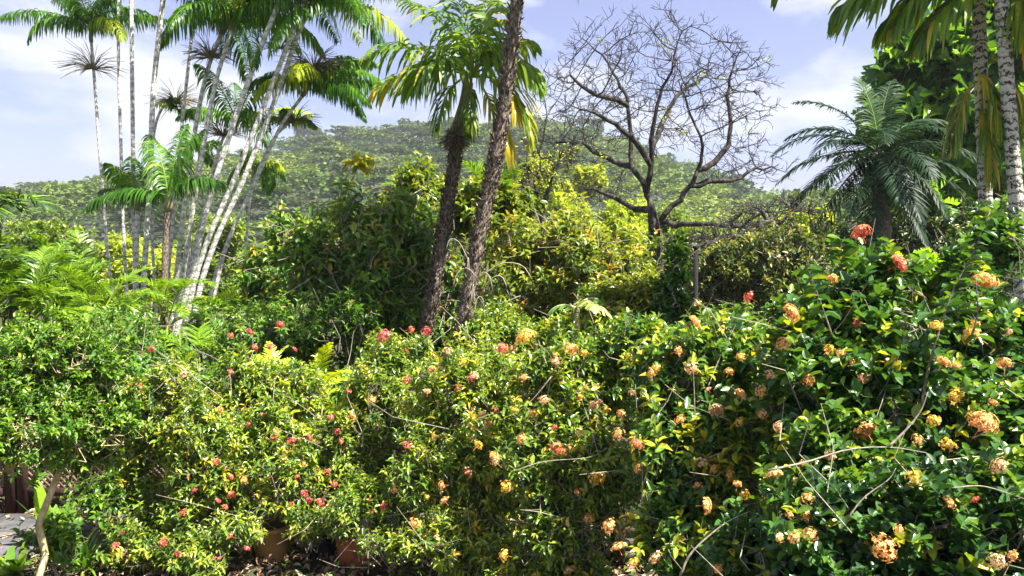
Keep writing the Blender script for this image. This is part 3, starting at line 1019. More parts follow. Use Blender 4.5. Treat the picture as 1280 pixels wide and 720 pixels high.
palm("coconut_palm", "dark coconut palm with stiff radiating feather fronds before the broad-leaved tree",
     [(1108, 420), (1107, 330), (1102, 240), (1096, 190)], 16.5, .17, .13, [(q[0], q[1], q[2] * KC) + tuple(q[3:]) for q in cf], M["coco"], M["fibre"], 62, fp=coco, sides=12)

# ---- pale ringed palms at the right edge
RG = "pale ringed palms at the right edge"
nut = dict(nl=34, ll=.72, lw=.058, hang=.55, vee=.1, pet=.10, tint=.50, tv=.15, a0=40, a1=66, rr=.011, wtip=.12)
pA = palm("ringed_palm", "pale ringed palm with yellowing dead leaves hanging down its trunk",
          [(1236, 480), (1234, 330), (1230, 200), (1226, 90), (1222, -40)], 7.0, .063, .054,
          [(-88, 40, 2.15, 1.9, dict(tint=.38)), (-80, 30, 2.0, 1.7, dict(tint=.34)), (80, 30, 1.2, 2.0), (0, 50, 1.4, 1.5), (180, 60, 1.0, 1.6)],
          M["droopy"], M["paletrunk"], 63, RG, fp=nut, sides=14, shaft=.35)
pB = palm("ringed_palm", "pale ringed palm nearest the edge of the photo, clean trunk with dark ring scars",
          [(1284, 560), (1279, 400), (1270, 250), (1260, 120), (1251, -20)], 6.6, .062, .055,
          [(100, 25, 1.3, 2.0), (60, 40, 1.4, 2.0, dict(tint=.7)), (-90, 60, 1.3, 2.0), (0, 60, 1.4, 1.5)],
          M["droopy"], M["paletrunk"], 64, RG, fp=nut, sides=14, shaft=.35)
rg = R(65)
dead = dict(nut, hang=.8, tint=.58, tv=.28, ll=.42, lw=.020, nl=40, a0=12, a1=24, pet=.05)
for (px, py, az, el, L_, dr) in ((1222, 88, 170, -50, .62, .5), (1214, 104, -120, -55, .62, .4), (1232, 96, 120, -60, .75, .3), (1240, 70, 150, -55, .7, .4), (1226, 130, 180, -65, .7, .3)):
    A = Acc()
    frond(A, at(px, py, 6.88), radians(az), radians(el), L_, dr, rng=rg, **dead)
    part("dead_frond", A, M["droopy"], pA)
live = dict(nut, tint=.48, ll=.55, nl=34, hang=.65, lw=.042, a0=18, a1=45, pet=.12, tv=.2, wtip=.12)
for (px, py, az, el, L_, dr, kw) in ((1232, -42, -70, -12, 1.0, .75, {}), (1240, -24, -100, -20, .95, .8, dict(tint=.5)), (1150, -20, -84, -2, .70, .55, dict(ll=.62, nl=28)), (1262, -40, 100, -30, .8, .6, dict(tint=.7)), (1205, -60, -90, -35, .9, .5, dict(tint=.5)), (1250, -30, 180, -40, .8, .5, dict(tint=.6))):
    A = Acc()
    frond(A, at(px, py, 6.9), radians(az), radians(el), L_, dr, rng=rg, **dict(live, **kw))
    part("frond", A, M["droopy"], pA)
for (px, py, az, el, L_, dr) in ((1264, -30, 110, -25, .8, .7), (1270, -10, 70, -30, .8, .6)):
    A = Acc()
    frond(A, at(px, py, 6.5), radians(az), radians(el), L_, dr, rng=rg, **dict(live, tint=.72, yellow=.3, lw=.045))
    part("frond", A, M["droopy"], pB)

# ---- bushy golden palms at the left
AG = "golden clumping palms at the left"
arec = dict(nl=30, ll=.36, lw=.030, hang=.22, vee=.35, pet=.25, tint=.42, tv=.16, a0=35, a1=60, rr=.010)


def bushpalm(name, label, px, py, d, n, L_, seed, mat, group, el=(25, 82), droop=(.9, 1.7), spread=.25, h=None, **kw):
    """clumping palm with many stems: crown centre at px,py"""
    rg = R(seed)
    c = at(px, py, d)
    root = thing(name, label, "palm", (c[0], c[1], 0), group)
    prm = dict(arec)
    prm.update(kw)
    A = Acc()
    hs = []
    for k in range(max(4, n // 3)):
        b = np.array([c[0] + rg.normal(0, spread), c[1] + rg.normal(0, spread), 0])
        e = np.array([c[0] + (b[0] - c[0]) * 2, c[1] + (b[1] - c[1]) * 2, c[2] * rg.uniform(.65, 1.0)])
        tube(A, spline([b - [0, 0, .05], (b + e) / 2 + rg.normal(0, .04, 3), e], 8), np.linspace(.035, .02, 8), 6)
        hs.append(e)
    part("stems", A, M["shaft"], root, smooth=True)
    for k in range(n):
        b = hs[k % len(hs)]
        u = rg.random()
        A = Acc()
        frond(A, b + rg.normal(0, .02, 3), rg.uniform(0, 2 * pi), radians(el[0] + (el[1] - el[0]) * u), L_ * rg.uniform(.75, 1.15), droop[0] + (droop[1] - droop[0]) * (1 - u) + rg.normal(0, .1), rng=rg, **prm)
        part("frond", A, mat, root)
    return root


bushpalm("golden_palm", "bright golden-green palm clump behind the clipped hedge at the photo's left side", 62, 352, 11.0, 60, .85, 71, M["areca"], AG, droop=(.7, 1.4), tint=.30, ll=.28, lw=.022)
bushpalm("golden_palm", "golden palm clump at the very edge, half cut off by the photo's left side", 0, 366, 10.3, 44, .8, 72, M["areca"], AG, tint=.22, ll=.28, lw=.022)
bushpalm("golden_palm", "golden palm clump between the clipped hedge and the stout pale stem, arching pale fronds", 128, 374, 10.2, 44, .8, 73, M["areca"], AG, el=(10, 70), droop=(1.0, 1.7), tint=.35, ll=.26, lw=.020)
bushpalm("golden_palm", "low golden palm clump right of the pale palm stems, seen before green shrubs", 290, 392, 10.8, 44, .75, 74, M["areca"], AG, el=(15, 75), tint=.3, ll=.26, lw=.020)
bushpalm("fan_palm", "dark palm with its grey-green crown entering from the left edge at hill height", -62, 262, 9.0, 20, .80, 75, M["coco"], None, el=(0, 70), tint=.6, ll=.4)
bushpalm("young_golden_palm", "small bright palm tuft rising behind the flowering bushes left of the shaggy palms", 545, 238, 12.5, 26, .9, 76, M["areca"], None, el=(35, 85), droop=(.5, 1.2), tint=.25)
bushpalm("fern_palm", "bright lime ferny palm tucked behind the red-flowered bushes", 378, 490, 7.0, 60, .62, 77, M["fern"], None, el=(15, 80), droop=(.8, 1.5), spread=.22, ll=.13, lw=.018, nl=30, rr=.005, tint=.55, pet=.12, vee=.15, hang=.12)
bushpalm("arching_palm", "dusty green low palm under the pale stems, fronds sweeping to the ground cover", 215, 440, 9.6, 22, .9, 78, M["areca"], None, el=(10, 60), droop=(.9, 1.6), tint=.3)

# ------------------------------------------------------------------ bare tree
def colonize(rng, init, init_par, attr, step, infl, kill, iters, up=.05):
    P = [np.array(p, float) for p in init]
    par = list(init_par)
    attr = attr.copy()
    for it in range(iters):
        if len(attr) == 0:
            break
        Q = np.array(P)
        D = np.linalg.norm(attr[:, None] - Q[None], axis=2)
        j = D.argmin(1)
        dm = D[np.arange(len(attr)), j]
        act = dm < infl
        if not act.any():
            break
        new = []
        for k in np.unique(j[act]):
            v = nrm(attr[act & (j == k)] - Q[k]).sum(0)
            v = nrm(v + rng.normal(0, .13, 3) + [0, 0, up])
            p = Q[k] + v * step
            new.append((k, p))
        for k, p in new:
            if np.min(np.linalg.norm(np.array(P) - p, axis=1)) > step * .45:
                P.append(p)
                par.append(int(k))
        Q2 = np.array(P)
        D = np.linalg.norm(attr[:, None] - Q2[None], axis=2).min(1)
        attr = attr[D > kill]
    return np.array(P), np.array(par)


def bare_tree(name, label, limbs, d, r_base, crown, nattr, seed, twigs=1500, leafy=0, step=.22, infl=2.2, kill=.42, rtip=.009, expo=.43, up=.05, group=None, twl=.32, leafmat="lime", depths=None):
    """limbs: list of photo polylines with depth offsets; the first starts at the foot"""
    rng = R(seed)
    P, par, lr = [], [], []
    for li, ln in enumerate(limbs):
        pts = [at(x, y, d + dz) for x, y, dz in ln]
        if li == 0 and pts[0][2] > 0:
            g = pts[0].copy(); g[2] = -.1; g[0] += .1
            pts = [g] + pts
        L_ = sum(np.linalg.norm(pts[k + 1] - pts[k]) for k in range(len(pts) - 1))
        C = spline(pts, max(3, int(L_ / step)))
        C[1:-1] += rng.normal(0, .022, (len(C) - 2, 3))
        if li == 0:
            prev = -1
        else:
            prev = int(np.argmin(np.linalg.norm(np.array(P) - C[0], axis=1)))
            C = C[1:]
        for q_, c in enumerate(C):
            P.append(c); par.append(prev); prev = len(P) - 1
            u_ = q_ / max(1, len(C) - 1)
            lr.append(r_base * ((1 - .25 * u_) if li == 0 else (.42 * (1 - u_) ** .9 + .08)))
    n0 = len(P)
    at_ = []
    for (px, py, dz, rx, rz, rd, w) in crown:
        k = int(nattr * w)
        u = unit(rng, k) * (rng.random(k)[:, None] ** .42)
        c, rr_ = px_blob(px, py, d + dz, rx, rz, rd)
        at_.append(c + u * rr_)
    attr = np.concatenate(at_)
    P, par = colonize(rng, P, par, attr, step, infl, kill, 60, up)
    n = len(P)
    kids = np.zeros(n)
    for k in range(1, n):
        if par[k] >= 0:
            kids[par[k]] += 1
    w = np.where(kids == 0, 1.0, 0.0)
    for k in range(n - 1, 0, -1):
        if par[k] >= 0:
            w[par[k]] += w[k]
    rad = rtip * w ** expo
    rad = np.minimum(rad * (r_base / rad[:n0].max()) ** (w / w.max()) ** .5, r_base)
    rad[:n0] = np.maximum(rad[:n0] * .55, np.array(lr))
    root = thing(name, label, "tree", (P[0][0], P[0][1], 0), group)
    # split into trunk (hand-placed limbs) and branches (the finer crown)
    for nm, lo_, hi_ in (("trunk", 1, n0), ("branches", n0, n)):
        A = Acc()
        k = np.arange(lo_, hi_)
        k = k[par[k] >= 0]
        a_, b_ = P[par[k]], P[k]
        ext = nrm(b_ - a_)
        ra = np.minimum(rad[par[k]], rad[k] * 1.35)
        sticks(A, a_ - ext * ra[:, None] * .3, b_ + ext * rad[k][:, None] * .3, ra, rad[k], 9 if nm == "trunk" else 6)
        if nm == "branches":
            tips = P[rng.integers(n0 // 2, n, twigs)]
            ti = rng.integers(n0 // 2, n, twigs)
            tips = P[ti]
            c = at(crown[0][0], crown[0][1], d)
            dd = nrm(nrm(P[ti] - P[par[ti]]) * .7 + unit(rng, twigs) * .95 + nrm(tips - c) * .45 + [0, 0, .15])
            m1 = tips + dd * (twl * rng.uniform(.3, .7, twigs))[:, None]
            d2 = nrm(dd + unit(rng, twigs) * .5)
            m2 = m1 + d2 * (twl * rng.uniform(.3, .6, twigs))[:, None]
            sticks(A, tips, m1, rtip * .9, rtip * .75, 4)
            sticks(A, m1, m2, rtip * .75, rtip * .5, 4)
            d3 = nrm(dd + unit(rng, twigs) * .9)
            sticks(A, m1, m1 + d3 * (twl * .35), rtip * .7, rtip * .5, 4)
        part(nm, A, M["greybark"], root)
    if leafy:
        A = Acc()
        c = P[rng.integers(n0, n, leafy // 14)]
        q = np.repeat(c, 14, 0) + rng.normal(0, .09, (len(c) * 14, 3))
        leaves(A, OVATE, q, unit(rng, len(q)), unit(rng, len(q)) + [0, 0, 1], rng.uniform(.05, .10, len(q)), .045, rng.uniform(.2, 1, len(q)))
        part("foliage", A, M[leafmat], root)
    return root


bare_tree("bare_tree", "big leafless tree with a wide round net of bare grey branches against the sky",
          [[(821, 330, 0), (818, 290, 0), (814, 262, 0)],
           [(814, 262, 0), (806, 232, 0), (792, 208, 0), (786, 160, .2), (783, 122, .2), (772, 100, .3), (752, 70, .5), (728, 48, .5)],
           [(806, 240, 0), (812, 215, -.3), (816, 170, -.5), (822, 125, -.6), (838, 90, -.8), (848, 50, -1.)],
           [(792, 208, 0), (770, 204, .5), (746, 192, .8), (728, 178, 1.), (700, 177, 1.), (664, 173, 1.)],
           [(816, 285, 0), (836, 262, -.2), (858, 240, -.3), (868, 222, -.4), (876, 200, -.5), (876, 172, -.7), (858, 130, -.8), (848, 100, -.8)],
           [(870, 214, -.4), (900, 196, -.3), (912, 168, -.2), (910, 120, 0), (914, 90, 0), (926, 62, 0)],
           [(866, 232, -.3), (890, 226, 0), (920, 224, .3), (948, 208, .5), (972, 212, .6)],
           [(787, 130, .2), (766, 122, -.6), (742, 118, -1.), (718, 98, -1.), (700, 96, -1.2)],
           [(812, 200, -.3), (790, 170, -1.), (760, 150, -1.4), (740, 140, -1.6), (714, 132, -1.8)],
           [(814, 190, -.4), (830, 150, .5), (850, 118, 1.), (880, 95, 1.4), (888, 70, 1.6)],
           [(824, 276, 0), (850, 281, -.5), (884, 279, -.8), (920, 283, -1.), (952, 268, -1.2), (985, 262, -1.4)],
           [(806, 262, 0), (788, 258, .5), (765, 248, .9), (742, 236, 1.2), (724, 240, 1.2)]],
          20.0, .16, [(812, 108, 0, 132, 92, 2.6, .54), (905, 130, 0, 72, 82, 1.8, .17), (930, 208, .3, 66, 28, 1.2, .08), (705, 150, .5, 62, 66, 1.8, .16), (745, 235, 1, 50, 20, 1., .04), (935, 275, -1, 50, 18, .8, .03)],
          2400, 81, twigs=2300, leafy=170, step=.22, infl=2.4, kill=.27, rtip=.0068, expo=.40, twl=.30, up=.10)
bare_tree("small_bare_tree", "smaller dark bare tree left of the big leafless one, arched limbs over the yellow shrubs",
          [[(678, 285, 0), (677, 258, 0), (668, 243, 0), (650, 240, .2), (636, 232, .3)],
           [(677, 255, 0), (684, 240, -.2), (692, 218, -.2), (706, 196, 0), (716, 180, .2)],
           [(640, 238, .3), (630, 222, .3), (632, 200, .3)], [(660, 243, .1), (664, 225, .3), (676, 205, .3), (672, 188, .3)]],
          19.0, .09, [(676, 205, 0, 52, 36, 1.2, 1.0)], 260, 82, twigs=420, leafy=500, rtip=.011, twl=.3, step=.18)
bare_tree("small_bare_tree", "low tangle of bare pale twigs between the big leafless tree and the coconut palm",
          [[(975, 330, 0), (968, 300, 0), (960, 278, 0), (940, 292, -.2), (905, 300, -.3), (870, 308, -.4), (842, 304, -.4)],
           [(966, 290, 0), (985, 268, 0), (1000, 262, 0)], [(962, 280, 0), (948, 262, .1), (930, 258, .1)]],
          15.5, .075, [(985, 268, 0, 38, 34, .9, .8), (920, 288, 0, 60, 18, .9, .4)], 260, 83, twigs=520, leafy=0, rtip=.009, twl=.3, step=.16)

# ------------------------------------------------------------------ middle-distance trees and shrubs
def tree_at(name, label, lobes, d, shoots, leaf, mat, seed, rb=.12, **kw):
    bl = [px_blob(*l[:2], d + (l[4] if len(l) > 4 else 0), l[2], l[3]) for l in lobes]
    c = np.mean([b[0] for b in bl], 0)
    prm = dict(stemname="trunk", leafname="crown", rb=rb, nodes=60, shoot_len=.5)
    prm.update(kw)
    return shrub(name, label, kw.pop("cat", "tree") if "cat" in kw else "tree", (c[0], d), bl, shoots, leaf, M[mat], seed, **{k: v for k, v in prm.items() if k != "cat"})


# breadfruit tree and its neighbours on the right
tree_at("breadfruit_tree", "tall broad-leaved tree with deeply lobed leaves behind the coconut palm",
        [(1165, 130, 62, 60), (1128, 92, 34, 36), (1145, 150, 34, 26), (1150, 60, 34, 34), (1215, 60, 60, 70), (1260, 130, 70, 90), (1160, 185, 50, 40), (1190, 230, 95, 70), (1150, 235, 40, 36), (1265, 20, 60, 60), (1170, 200, 60, 50)], 19.5, 560, .56, "bread", 91, rb=.2,
        tmpl=LOBED, aspect=.95, pairs=4, shoot_len=.55, tmean=.50, newtip=.45, shootvar=.22, droop=.15, leafup=.7, lump=.3)
tree_at("dark_tree", "dense dark tree filling the gap under the coconut palm at the right",
        [(1150, 300, 120, 60), (1040, 340, 60, 40), (1240, 330, 80, 70), (1120, 250, 50, 40, 1.5)], 18.5, 900, .17, "dark", 92, pairs=6, shoot_len=.4, tmean=.35)
tree_at("lobed_shrub", "bright green lobed-leaf shrub beneath the coral flowers at the right",
        [(1150, 352, 34, 44), (1120, 372, 30, 30)], 5.2, 120, .085, "fern", 93, rb=.02, tmpl=LOBED, aspect=.9, pairs=4, shoot_len=.14, tmean=.12, cat="shrub", stemname="stems", leafname="foliage")
tree_at("leafy_tree", "dense tree with dull yellow top leaves behind the dark post",
        [(935, 330, 60, 48), (985, 315, 50, 42), (1010, 350, 50, 50), (890, 352, 36, 46), (950, 380, 70, 40)], 13.0, 1100, .10, "dark", 94, pairs=6, shoot_len=.32, tmean=.42, newtip=.75, lo=.5)
tree_at("leafy_tree", "rounded green tree just behind the foot of the big leafless tree",
        [(870, 300, 46, 30), (905, 320, 50, 30), (850, 330, 40, 30)], 24, 420, .16, "mid", 95, pairs=6, tmean=.4)
tree_at("bluish_shrub", "tall shrub with bluish rounded leaves standing by the dark post",
        [(848, 322, 14, 34), (838, 372, 24, 34), (858, 395, 26, 24)], 8.2, 140, .10, "bread", 96, rb=.03, tmpl=ROUND, aspect=.6, pairs=5, shoot_len=.2, tmean=.4, cat="shrub", stemname="stems", leafname="foliage")
# croton / yellow shrubs
YG = "yellow-leaved shrubs in the middle"
tree_at("yellow_shrub", "broad yellow and orange leaved shrub right of the shaggy palms",
        [(700, 300, 74, 42), (655, 320, 48, 52), (762, 338, 56, 46), (720, 350, 80, 46), (640, 385, 50, 40), (690, 395, 60, 36)], 9.6, 1000, .100, "croton", 97, rb=.05, pairs=6, shoot_len=.28, tmean=.30, newtip=.6, group=YG, lump=.45, cat="shrub", stemname="stems", leafname="foliage", bare=90)
tree_at("yellow_shrub", "lower yellow-green shrub below the foot of the big leafless tree",
        [(800, 375, 52, 40), (760, 400, 60, 34), (840, 405, 36, 26)], 8.6, 700, .085, "croton", 98, rb=.04, pairs=6, shoot_len=.22, tmean=.32, newtip=.5, group=YG, cat="shrub", stemname="stems", leafname="foliage", bare=40)
tree_at("yellow_shrub", "yellow-green leafy shrub top between and behind the two shaggy palms",
        [(590, 262, 54, 44), (545, 250, 40, 34), (635, 262, 40, 40), (520, 225, 26, 28), (500, 262, 34, 30)], 11.5, 640, .13, "croton", 99, rb=.06, pairs=6, shoot_len=.3, tmean=.25, newtip=.4, group=YG, cat="shrub", stemname="stems", leafname="foliage")
# green guava-like trees centre-left
GG = "glossy leaved small trees left of the shaggy palms"
tree_at("glossy_tree", "glossy dark small tree with yellow-edged leaves, widest of those left of the shaggy palms",
        [(440, 312, 54, 36), (480, 330, 56, 50), (400, 350, 54, 40), (450, 385, 80, 44), (425, 268, 22, 24), (470, 276, 30, 28), (340, 392, 30, 30), (380, 300, 26, 26), (438, 240, 13, 20), (398, 292, 13, 26), (505, 250, 18, 20)], 9.8, 640, .135, "shrub", 101, rb=.07, pairs=6, shoot_len=.5, tmean=.38, newtip=.5, group=GG, droop=.3, shootvar=.22, lump=.5, bare=50)
tree_at("glossy_tree", "glossy small tree with olive leaves just right of the leaning palm stems",
        [(345, 330, 34, 34), (370, 350, 40, 40), (330, 362, 30, 32), (350, 292, 14, 26), (318, 316, 14, 18), (374, 302, 12, 22)], 10.8, 440, .12, "shrub", 102, rb=.06, pairs=6, shoot_len=.32, tmean=.46, newtip=.4, group=GG, droop=.3, shootvar=.22, lump=.5, bare=40)
tree_at("glossy_tree", "shaded glossy tree touching the shorter shaggy palm's trunk",
        [(515, 330, 46, 70), (560, 360, 46, 60), (490, 270, 34, 34), (535, 290, 30, 40)], 10.2, 500, .12, "shrub", 103, rb=.06, pairs=6, shoot_len=.5, tmean=.36, newtip=.45, group=GG, droop=.3, shootvar=.22, lump=.5, bare=90)
# sapling with a red-tipped whorl
rg = R(104)
rt = thing("red_tipped_sapling", "thin sapling with one whorl of yellow and red-tipped leaves before the hill", "sapling", at(437, 300, 10.0) * [1, 1, 0])
A = Acc()
c = spline([at(437, 400, 10.), at(437, 300, 10.), at(436, 240, 10.), at(446, 212, 10.)], 12)
c[0][2] = 0
tube(A, c, np.linspace(.03, .008, 12), 6)
part("trunk", A, M["twig"], rt)
A = Acc()
for (px, py, n_, l_) in ((447, 208, 14, .22), (456, 200, 12, .2), (440, 204, 8, .16), (437, 262, 10, .18)):
    leaves(A, OVATE, np.tile(at(px, py, 10.), (n_, 1)), unit(rg, n_) * [1, 1, .5] + [0, 0, .1], unit(rg, n_) * .4 + [0, 0, 1], l_, l_ * .35, rg.uniform(.45, 1, n_))
part("crown", A, M["croton"], rt)

# banana plants: torn pale leaves
def banana_leaf(A, base, az, el, L_, W, droop, rng, tint):
    m = 16
    s = np.linspace(0, 1, m)
    e = el - droop * s ** 1.2
    T = np.stack([cos_(e) * sin(az), cos_(e) * cos(az), sin_(e)], 1)
    P = base + np.concatenate([[np.zeros(3)], np.cumsum(T[1:] * L_ / (m - 1), 0)])
    tube(A, P, .012 * (1.1 - s), 5, .9, cap=False)
    Sd = np.array([cos(az), -sin(az), 0])
    for sg in (1, -1):
        n = 34
        q = .18 + .82 * np.arange(n) / n
        bp = np.stack([np.interp(q, s, P[:, k]) for k in range(3)], 1)
        t = nrm(np.stack([np.interp(q, s, T[:, k]) for k in range(3)], 1))
        wd = W * np.sin(pi * np.clip(.12 + q * .85, 0, 1)) ** .6
        hangs = rng.uniform(.1, .9, n // 3 + 1).repeat(3)[:n]
        dd = nrm(Sd * sg + t * .35 - np.array([0, 0, 1]) * hangs[:, None])
        st = L_ * .82 / n
        V = np.stack([bp - t * st * .5, bp + t * st * .5, bp + t * st * .4 + dd * wd[:, None], bp - t * st * .45 + dd * wd[:, None]], 1)
        A.add(V.reshape(-1, 3), (np.array([[0, 1, 2, 3]])[None] + (np.arange(n) * 4)[:, None, None]).reshape(-1, 4), np.repeat(np.clip(tint + rng.normal(0, .08, n), 0, 1), 4))


def banana(label, px, py, d, specs, seed, W=.16, group="banana plants with torn leaves", name="banana_plant"):
    rg = R(seed)
    top = at(px, py, d)
    rt = thing(name, label, "plant", (top[0], top[1], 0), group)
    A = Acc()
    tube(A, spline([top * [1, 1, 0], top * [1, 1, .5] + [.02, 0, 0], top], 8), np.linspace(.08, .035, 8), 10, .3)
    part("stalk", A, M["shaft"], rt, smooth=True)
    for (az, el, L_, dr, tt) in specs:
        A = Acc()
        banana_leaf(A, top, radians(az), radians(el), L_, W, dr, rg, tt)
        part("leaf", A, M["banana"], rt)


banana("torn-leaved banana plant before the yellow shrub", 720, 385, 7.9, [(150, 50, .45, 1.9, .5), (-90, 30, .35, 1.6, .2), (100, 30, .5, 1.9, .6), (60, 50, .4, 1.6, .2)], 111, W=.12)
banana("torn grey-green banana plant low beside the bluish shrub", 815, 440, 7.2, [(80, 50, .5, 1.0, .75), (110, 35, .5, 1.3, .8), (-90, 60, .5, 1.3, .6), (170, 50, .45, 1.6, .7)], 112, W=.12)
# trees standing further off, filling the garden's far side
FG = "trees along the far side of the garden"
far = [(-40, 330, 60, 50, 26, "mid", "roundish tree at the far left edge behind golden palms"),
       (70, 300, 70, 38, 30, "mid", "wide green tree directly behind the bright golden palm clump"),
       (170, 305, 60, 36, 28, "lime", "pale green tree seen through the pale palm stems"),
       (280, 290, 60, 44, 30, "mid", "green tree behind the low golden palms and leaning stems"),
       (385, 300, 60, 50, 27, "mid", "deep green tree behind the glossy trees, under the hill"),
       (500, 285, 60, 60, 30, "lime", "light green tree showing above the glossy trees beside shaggy palms"),
       (600, 262, 50, 62, 32, "mid", "tall green tree rising behind the taller shaggy trunk"),
       (690, 275, 60, 44, 30, "lime", "lime green tree under the small dark bare tree"),
       (770, 270, 50, 34, 34, "lime", "lime green tree glimpsed through the big bare tree's lower left limbs"),
       (845, 280, 50, 34, 36, "mid", "mid green tree behind the fork of the big bare tree"),
       (930, 295, 60, 34, 32, "mid", "green tree behind the dull yellow-topped one"),
       (1010, 290, 50, 40, 30, "lime", "pale tree between the bare twigs and the coconut palm"),
       (1130, 330, 90, 60, 30, "dark", "shadowy tree far behind the coconut trunk"),
       (1290, 320, 90, 80, 28, "dark", "shadowy tree behind the pale ringed palms")]
for k, (px, py, rx, rz, d, mk, lb) in enumerate(far):
    rg = R(300 + k)
    m = d / F
    lb_ = []
    for q in range(6):
        lb_.append((px + rg.uniform(-.6, .6) * rx, py + rg.uniform(-.3, .9) * rz, rx * rg.uniform(.4, .65), rz * rg.uniform(.4, .6), rg.uniform(-.8, .8)))
    lb_.append((px, py + rz * 1.3, rx, rz * .9))
    if px == 1290:
        lb_ += [(1420, 330, 90, 80, 0), (1560, 340, 90, 70, 1), (1500, 390, 150, 50, 0)]
    if px == -40:
        lb_ += [(-160, 340, 80, 60, 0), (-280, 350, 80, 60, 1), (-200, 400, 130, 40, 0)]
    tree_at("garden_tree", lb, lb_, d, 1000 if px in (-40, 1290) else 520, .26, mk, 320 + k, rb=.14, tmpl=DIAM, aspect=.55, pairs=7, shoot_len=.7, tmean=.4, group=FG, lump=.25)

# bright young trees on the slope
LGp = "lime crowned trees low on the slope"
for k, (px, py, rx, rz, d, lb) in enumerate([(655, 215, 34, 16, 60, "lime crown low on the slope, just right of the taller shaggy trunk"),
                                           (700, 235, 30, 14, 55, "lime crown on the slope directly below the small dark bare tree's tips"),
                                           (740, 222, 26, 12, 58, "lime crown on the slope under the big bare tree's long left limb")]):
    rg = R(340 + k)
    ms = [(px + rg.uniform(-.7, .7) * rx, py + rg.uniform(-.8, .8) * rz, rx * .42, rz * .42) for q in range(8)]
    tree_at("slope_tree", lb, ms, d, 300, .012 * d * .6, "lime", 350 + k, rb=.003 * d, tmpl=DIAM, aspect=.6, pairs=5, shoot_len=.018 * d, tmean=.5, group=LGp)

# ridge trees
for k, (px, h, w, lb) in enumerate([(382, 11, 5, "dark spiky tree standing up on the ridge, left of the gap"), (398, 8, 4, "lower dark tree on the ridge beside the spiky one"),
                                    (745, 9, 5, "dark round tree on the ridge seen through the big bare tree")]):
    rg = R(370 + k)
    x = (px - 640) / F * 400
    z = float(hill_z(np.array([x]), np.array([400.0]))[0]) + 4
    bl = [(np.array([x + rg.normal(0, w * .35), 400 + rg.normal(0, 1), z + h * (.35 + .12 * q)]), (w * .55, w * .5, h * .18)) for q in range(6)]
    shrub("ridge_tree", lb, "tree", (x, 400, z - 5), bl, 420, 1.0, M["dark"], 380 + k, tmpl=DIAM, pairs=5, shoot_len=1.4, rb=.3, nodes=40, stemname="trunk", leafname="crown", group="trees standing up on the ridge")

# post
A = Acc()
p = at(870, 380, 12.0)
tube(A, [p * [1, 1, 0], p * [1, 1, .5], at(870, 311, 12.0)], .035, 10)
tube(A, [at(870, 311, 12.0), at(870, 309, 12.0) + [0, 0, .02]], .05, 10)
alone("post", A, M["metal"], "slim dark post standing before the dense yellow-topped tree", "post", p * [1, 1, 0])

# ------------------------------------------------------------------ clipped hedge bush at the left
shrub("hedge_bush", "big bright green bush of tiny leaves on a pale yellow trunk at the left edge", "bush", at(22, 700, 4.9) * [1, 1, 0],
      [px_blob(-20, 480, 4.9, 95, 88), px_blob(70, 450, 5.0, 62, 62), px_blob(125, 470, 5.1, 46, 60), px_blob(40, 530, 4.8, 90, 60), px_blob(130, 520, 5.0, 44, 40), px_blob(-60, 560, 4.6, 50, 50), px_blob(105, 565, 5.1, 50, 30)],
      1500, .042, M["hedge"], 121, tmpl=OVATE, aspect=.6, pairs=8, shoot_len=.17, nodes=110, rb=.022, tmean=.32, newtip=.45, shootvar=.13, stem_mat=M["palebark"], lo=.45, stemname="trunk", zmin=.9)

# ------------------------------------------------------------------ flowering bushes
BG1 = "red-flowered bushes along the left"
BG2 = "orange-flowered bushes along the right"
small = dict(tmpl=OVATE, aspect=.42, pairs=6, shoot_len=.20, nodes=90, rb=.022, group=BG1, newtip=.4, shootvar=.18, bare=26, lo=.4)
shrub("flowering_bush", "red-flowered bush beside the lattice screen, yellowish leaves on top", "bush", at(205, 700, 6.3) * [1, 1, 0],
      [px_blob(205, 510, 6.2, 60, 70), px_blob(250, 560, 6.0, 60, 80), px_blob(170, 560, 6.2, 42, 60), px_blob(230, 640, 6.1, 72, 56), px_blob(300, 470, 6.5, 40, 40), px_blob(190, 675, 5.9, 60, 36), px_blob(250, 690, 5.7, 50, 34)],
      1450, .060, M["ixora2"], 131, tmean=.36, **small)
shrub("flowering_bush", "red-flowered bush in the tan pot", "bush", at(340, 690, 6.35) * [1, 1, 0] + [0, 0, .25],
      [px_blob(330, 545, 6.3, 56, 60), px_blob(300, 600, 6.1, 50, 50), px_blob(360, 600, 6.0, 46, 60), px_blob(300, 665, 5.8, 44, 40), px_blob(385, 665, 5.8, 40, 36), px_blob(350, 480, 6.7, 60, 40)],
      1050, .058, M["ixora2"], 132, tmean=.40, **small)
shrub("flowering_bush", "red-flowered bush in the terracotta pot", "bush", at(446, 700, 6.3) * [1, 1, 0] + [0, 0, .3],
      [px_blob(430, 560, 6.2, 58, 62), px_blob(470, 500, 6.3, 56, 64), px_blob(460, 640, 5.85, 66, 50), px_blob(500, 690, 5.5, 60, 40), px_blob(425, 690, 5.6, 20, 26), px_blob(500, 450, 6.5, 50, 44)],
      1400, .058, M["ixora2"], 133, tmean=.34, **small)
shrub("flowering_bush", "bushy plant with yellowish tips between the red-flowered and the orange-flowered ones", "bush", at(560, 700, 6.0) * [1, 1, 0],
      [px_blob(560, 500, 5.9, 64, 76), px_blob(610, 480, 6.1, 64, 66), px_blob(540, 590, 5.7, 60, 60), px_blob(610, 590, 5.7, 60, 66), px_blob(575, 670, 5.5, 80, 44), px_blob(640, 700, 5.2, 60, 40), px_blob(720, 715, 5.0, 60, 30)],
      1700, .060, M["ixora2"], 134, tmean=.40, **small)
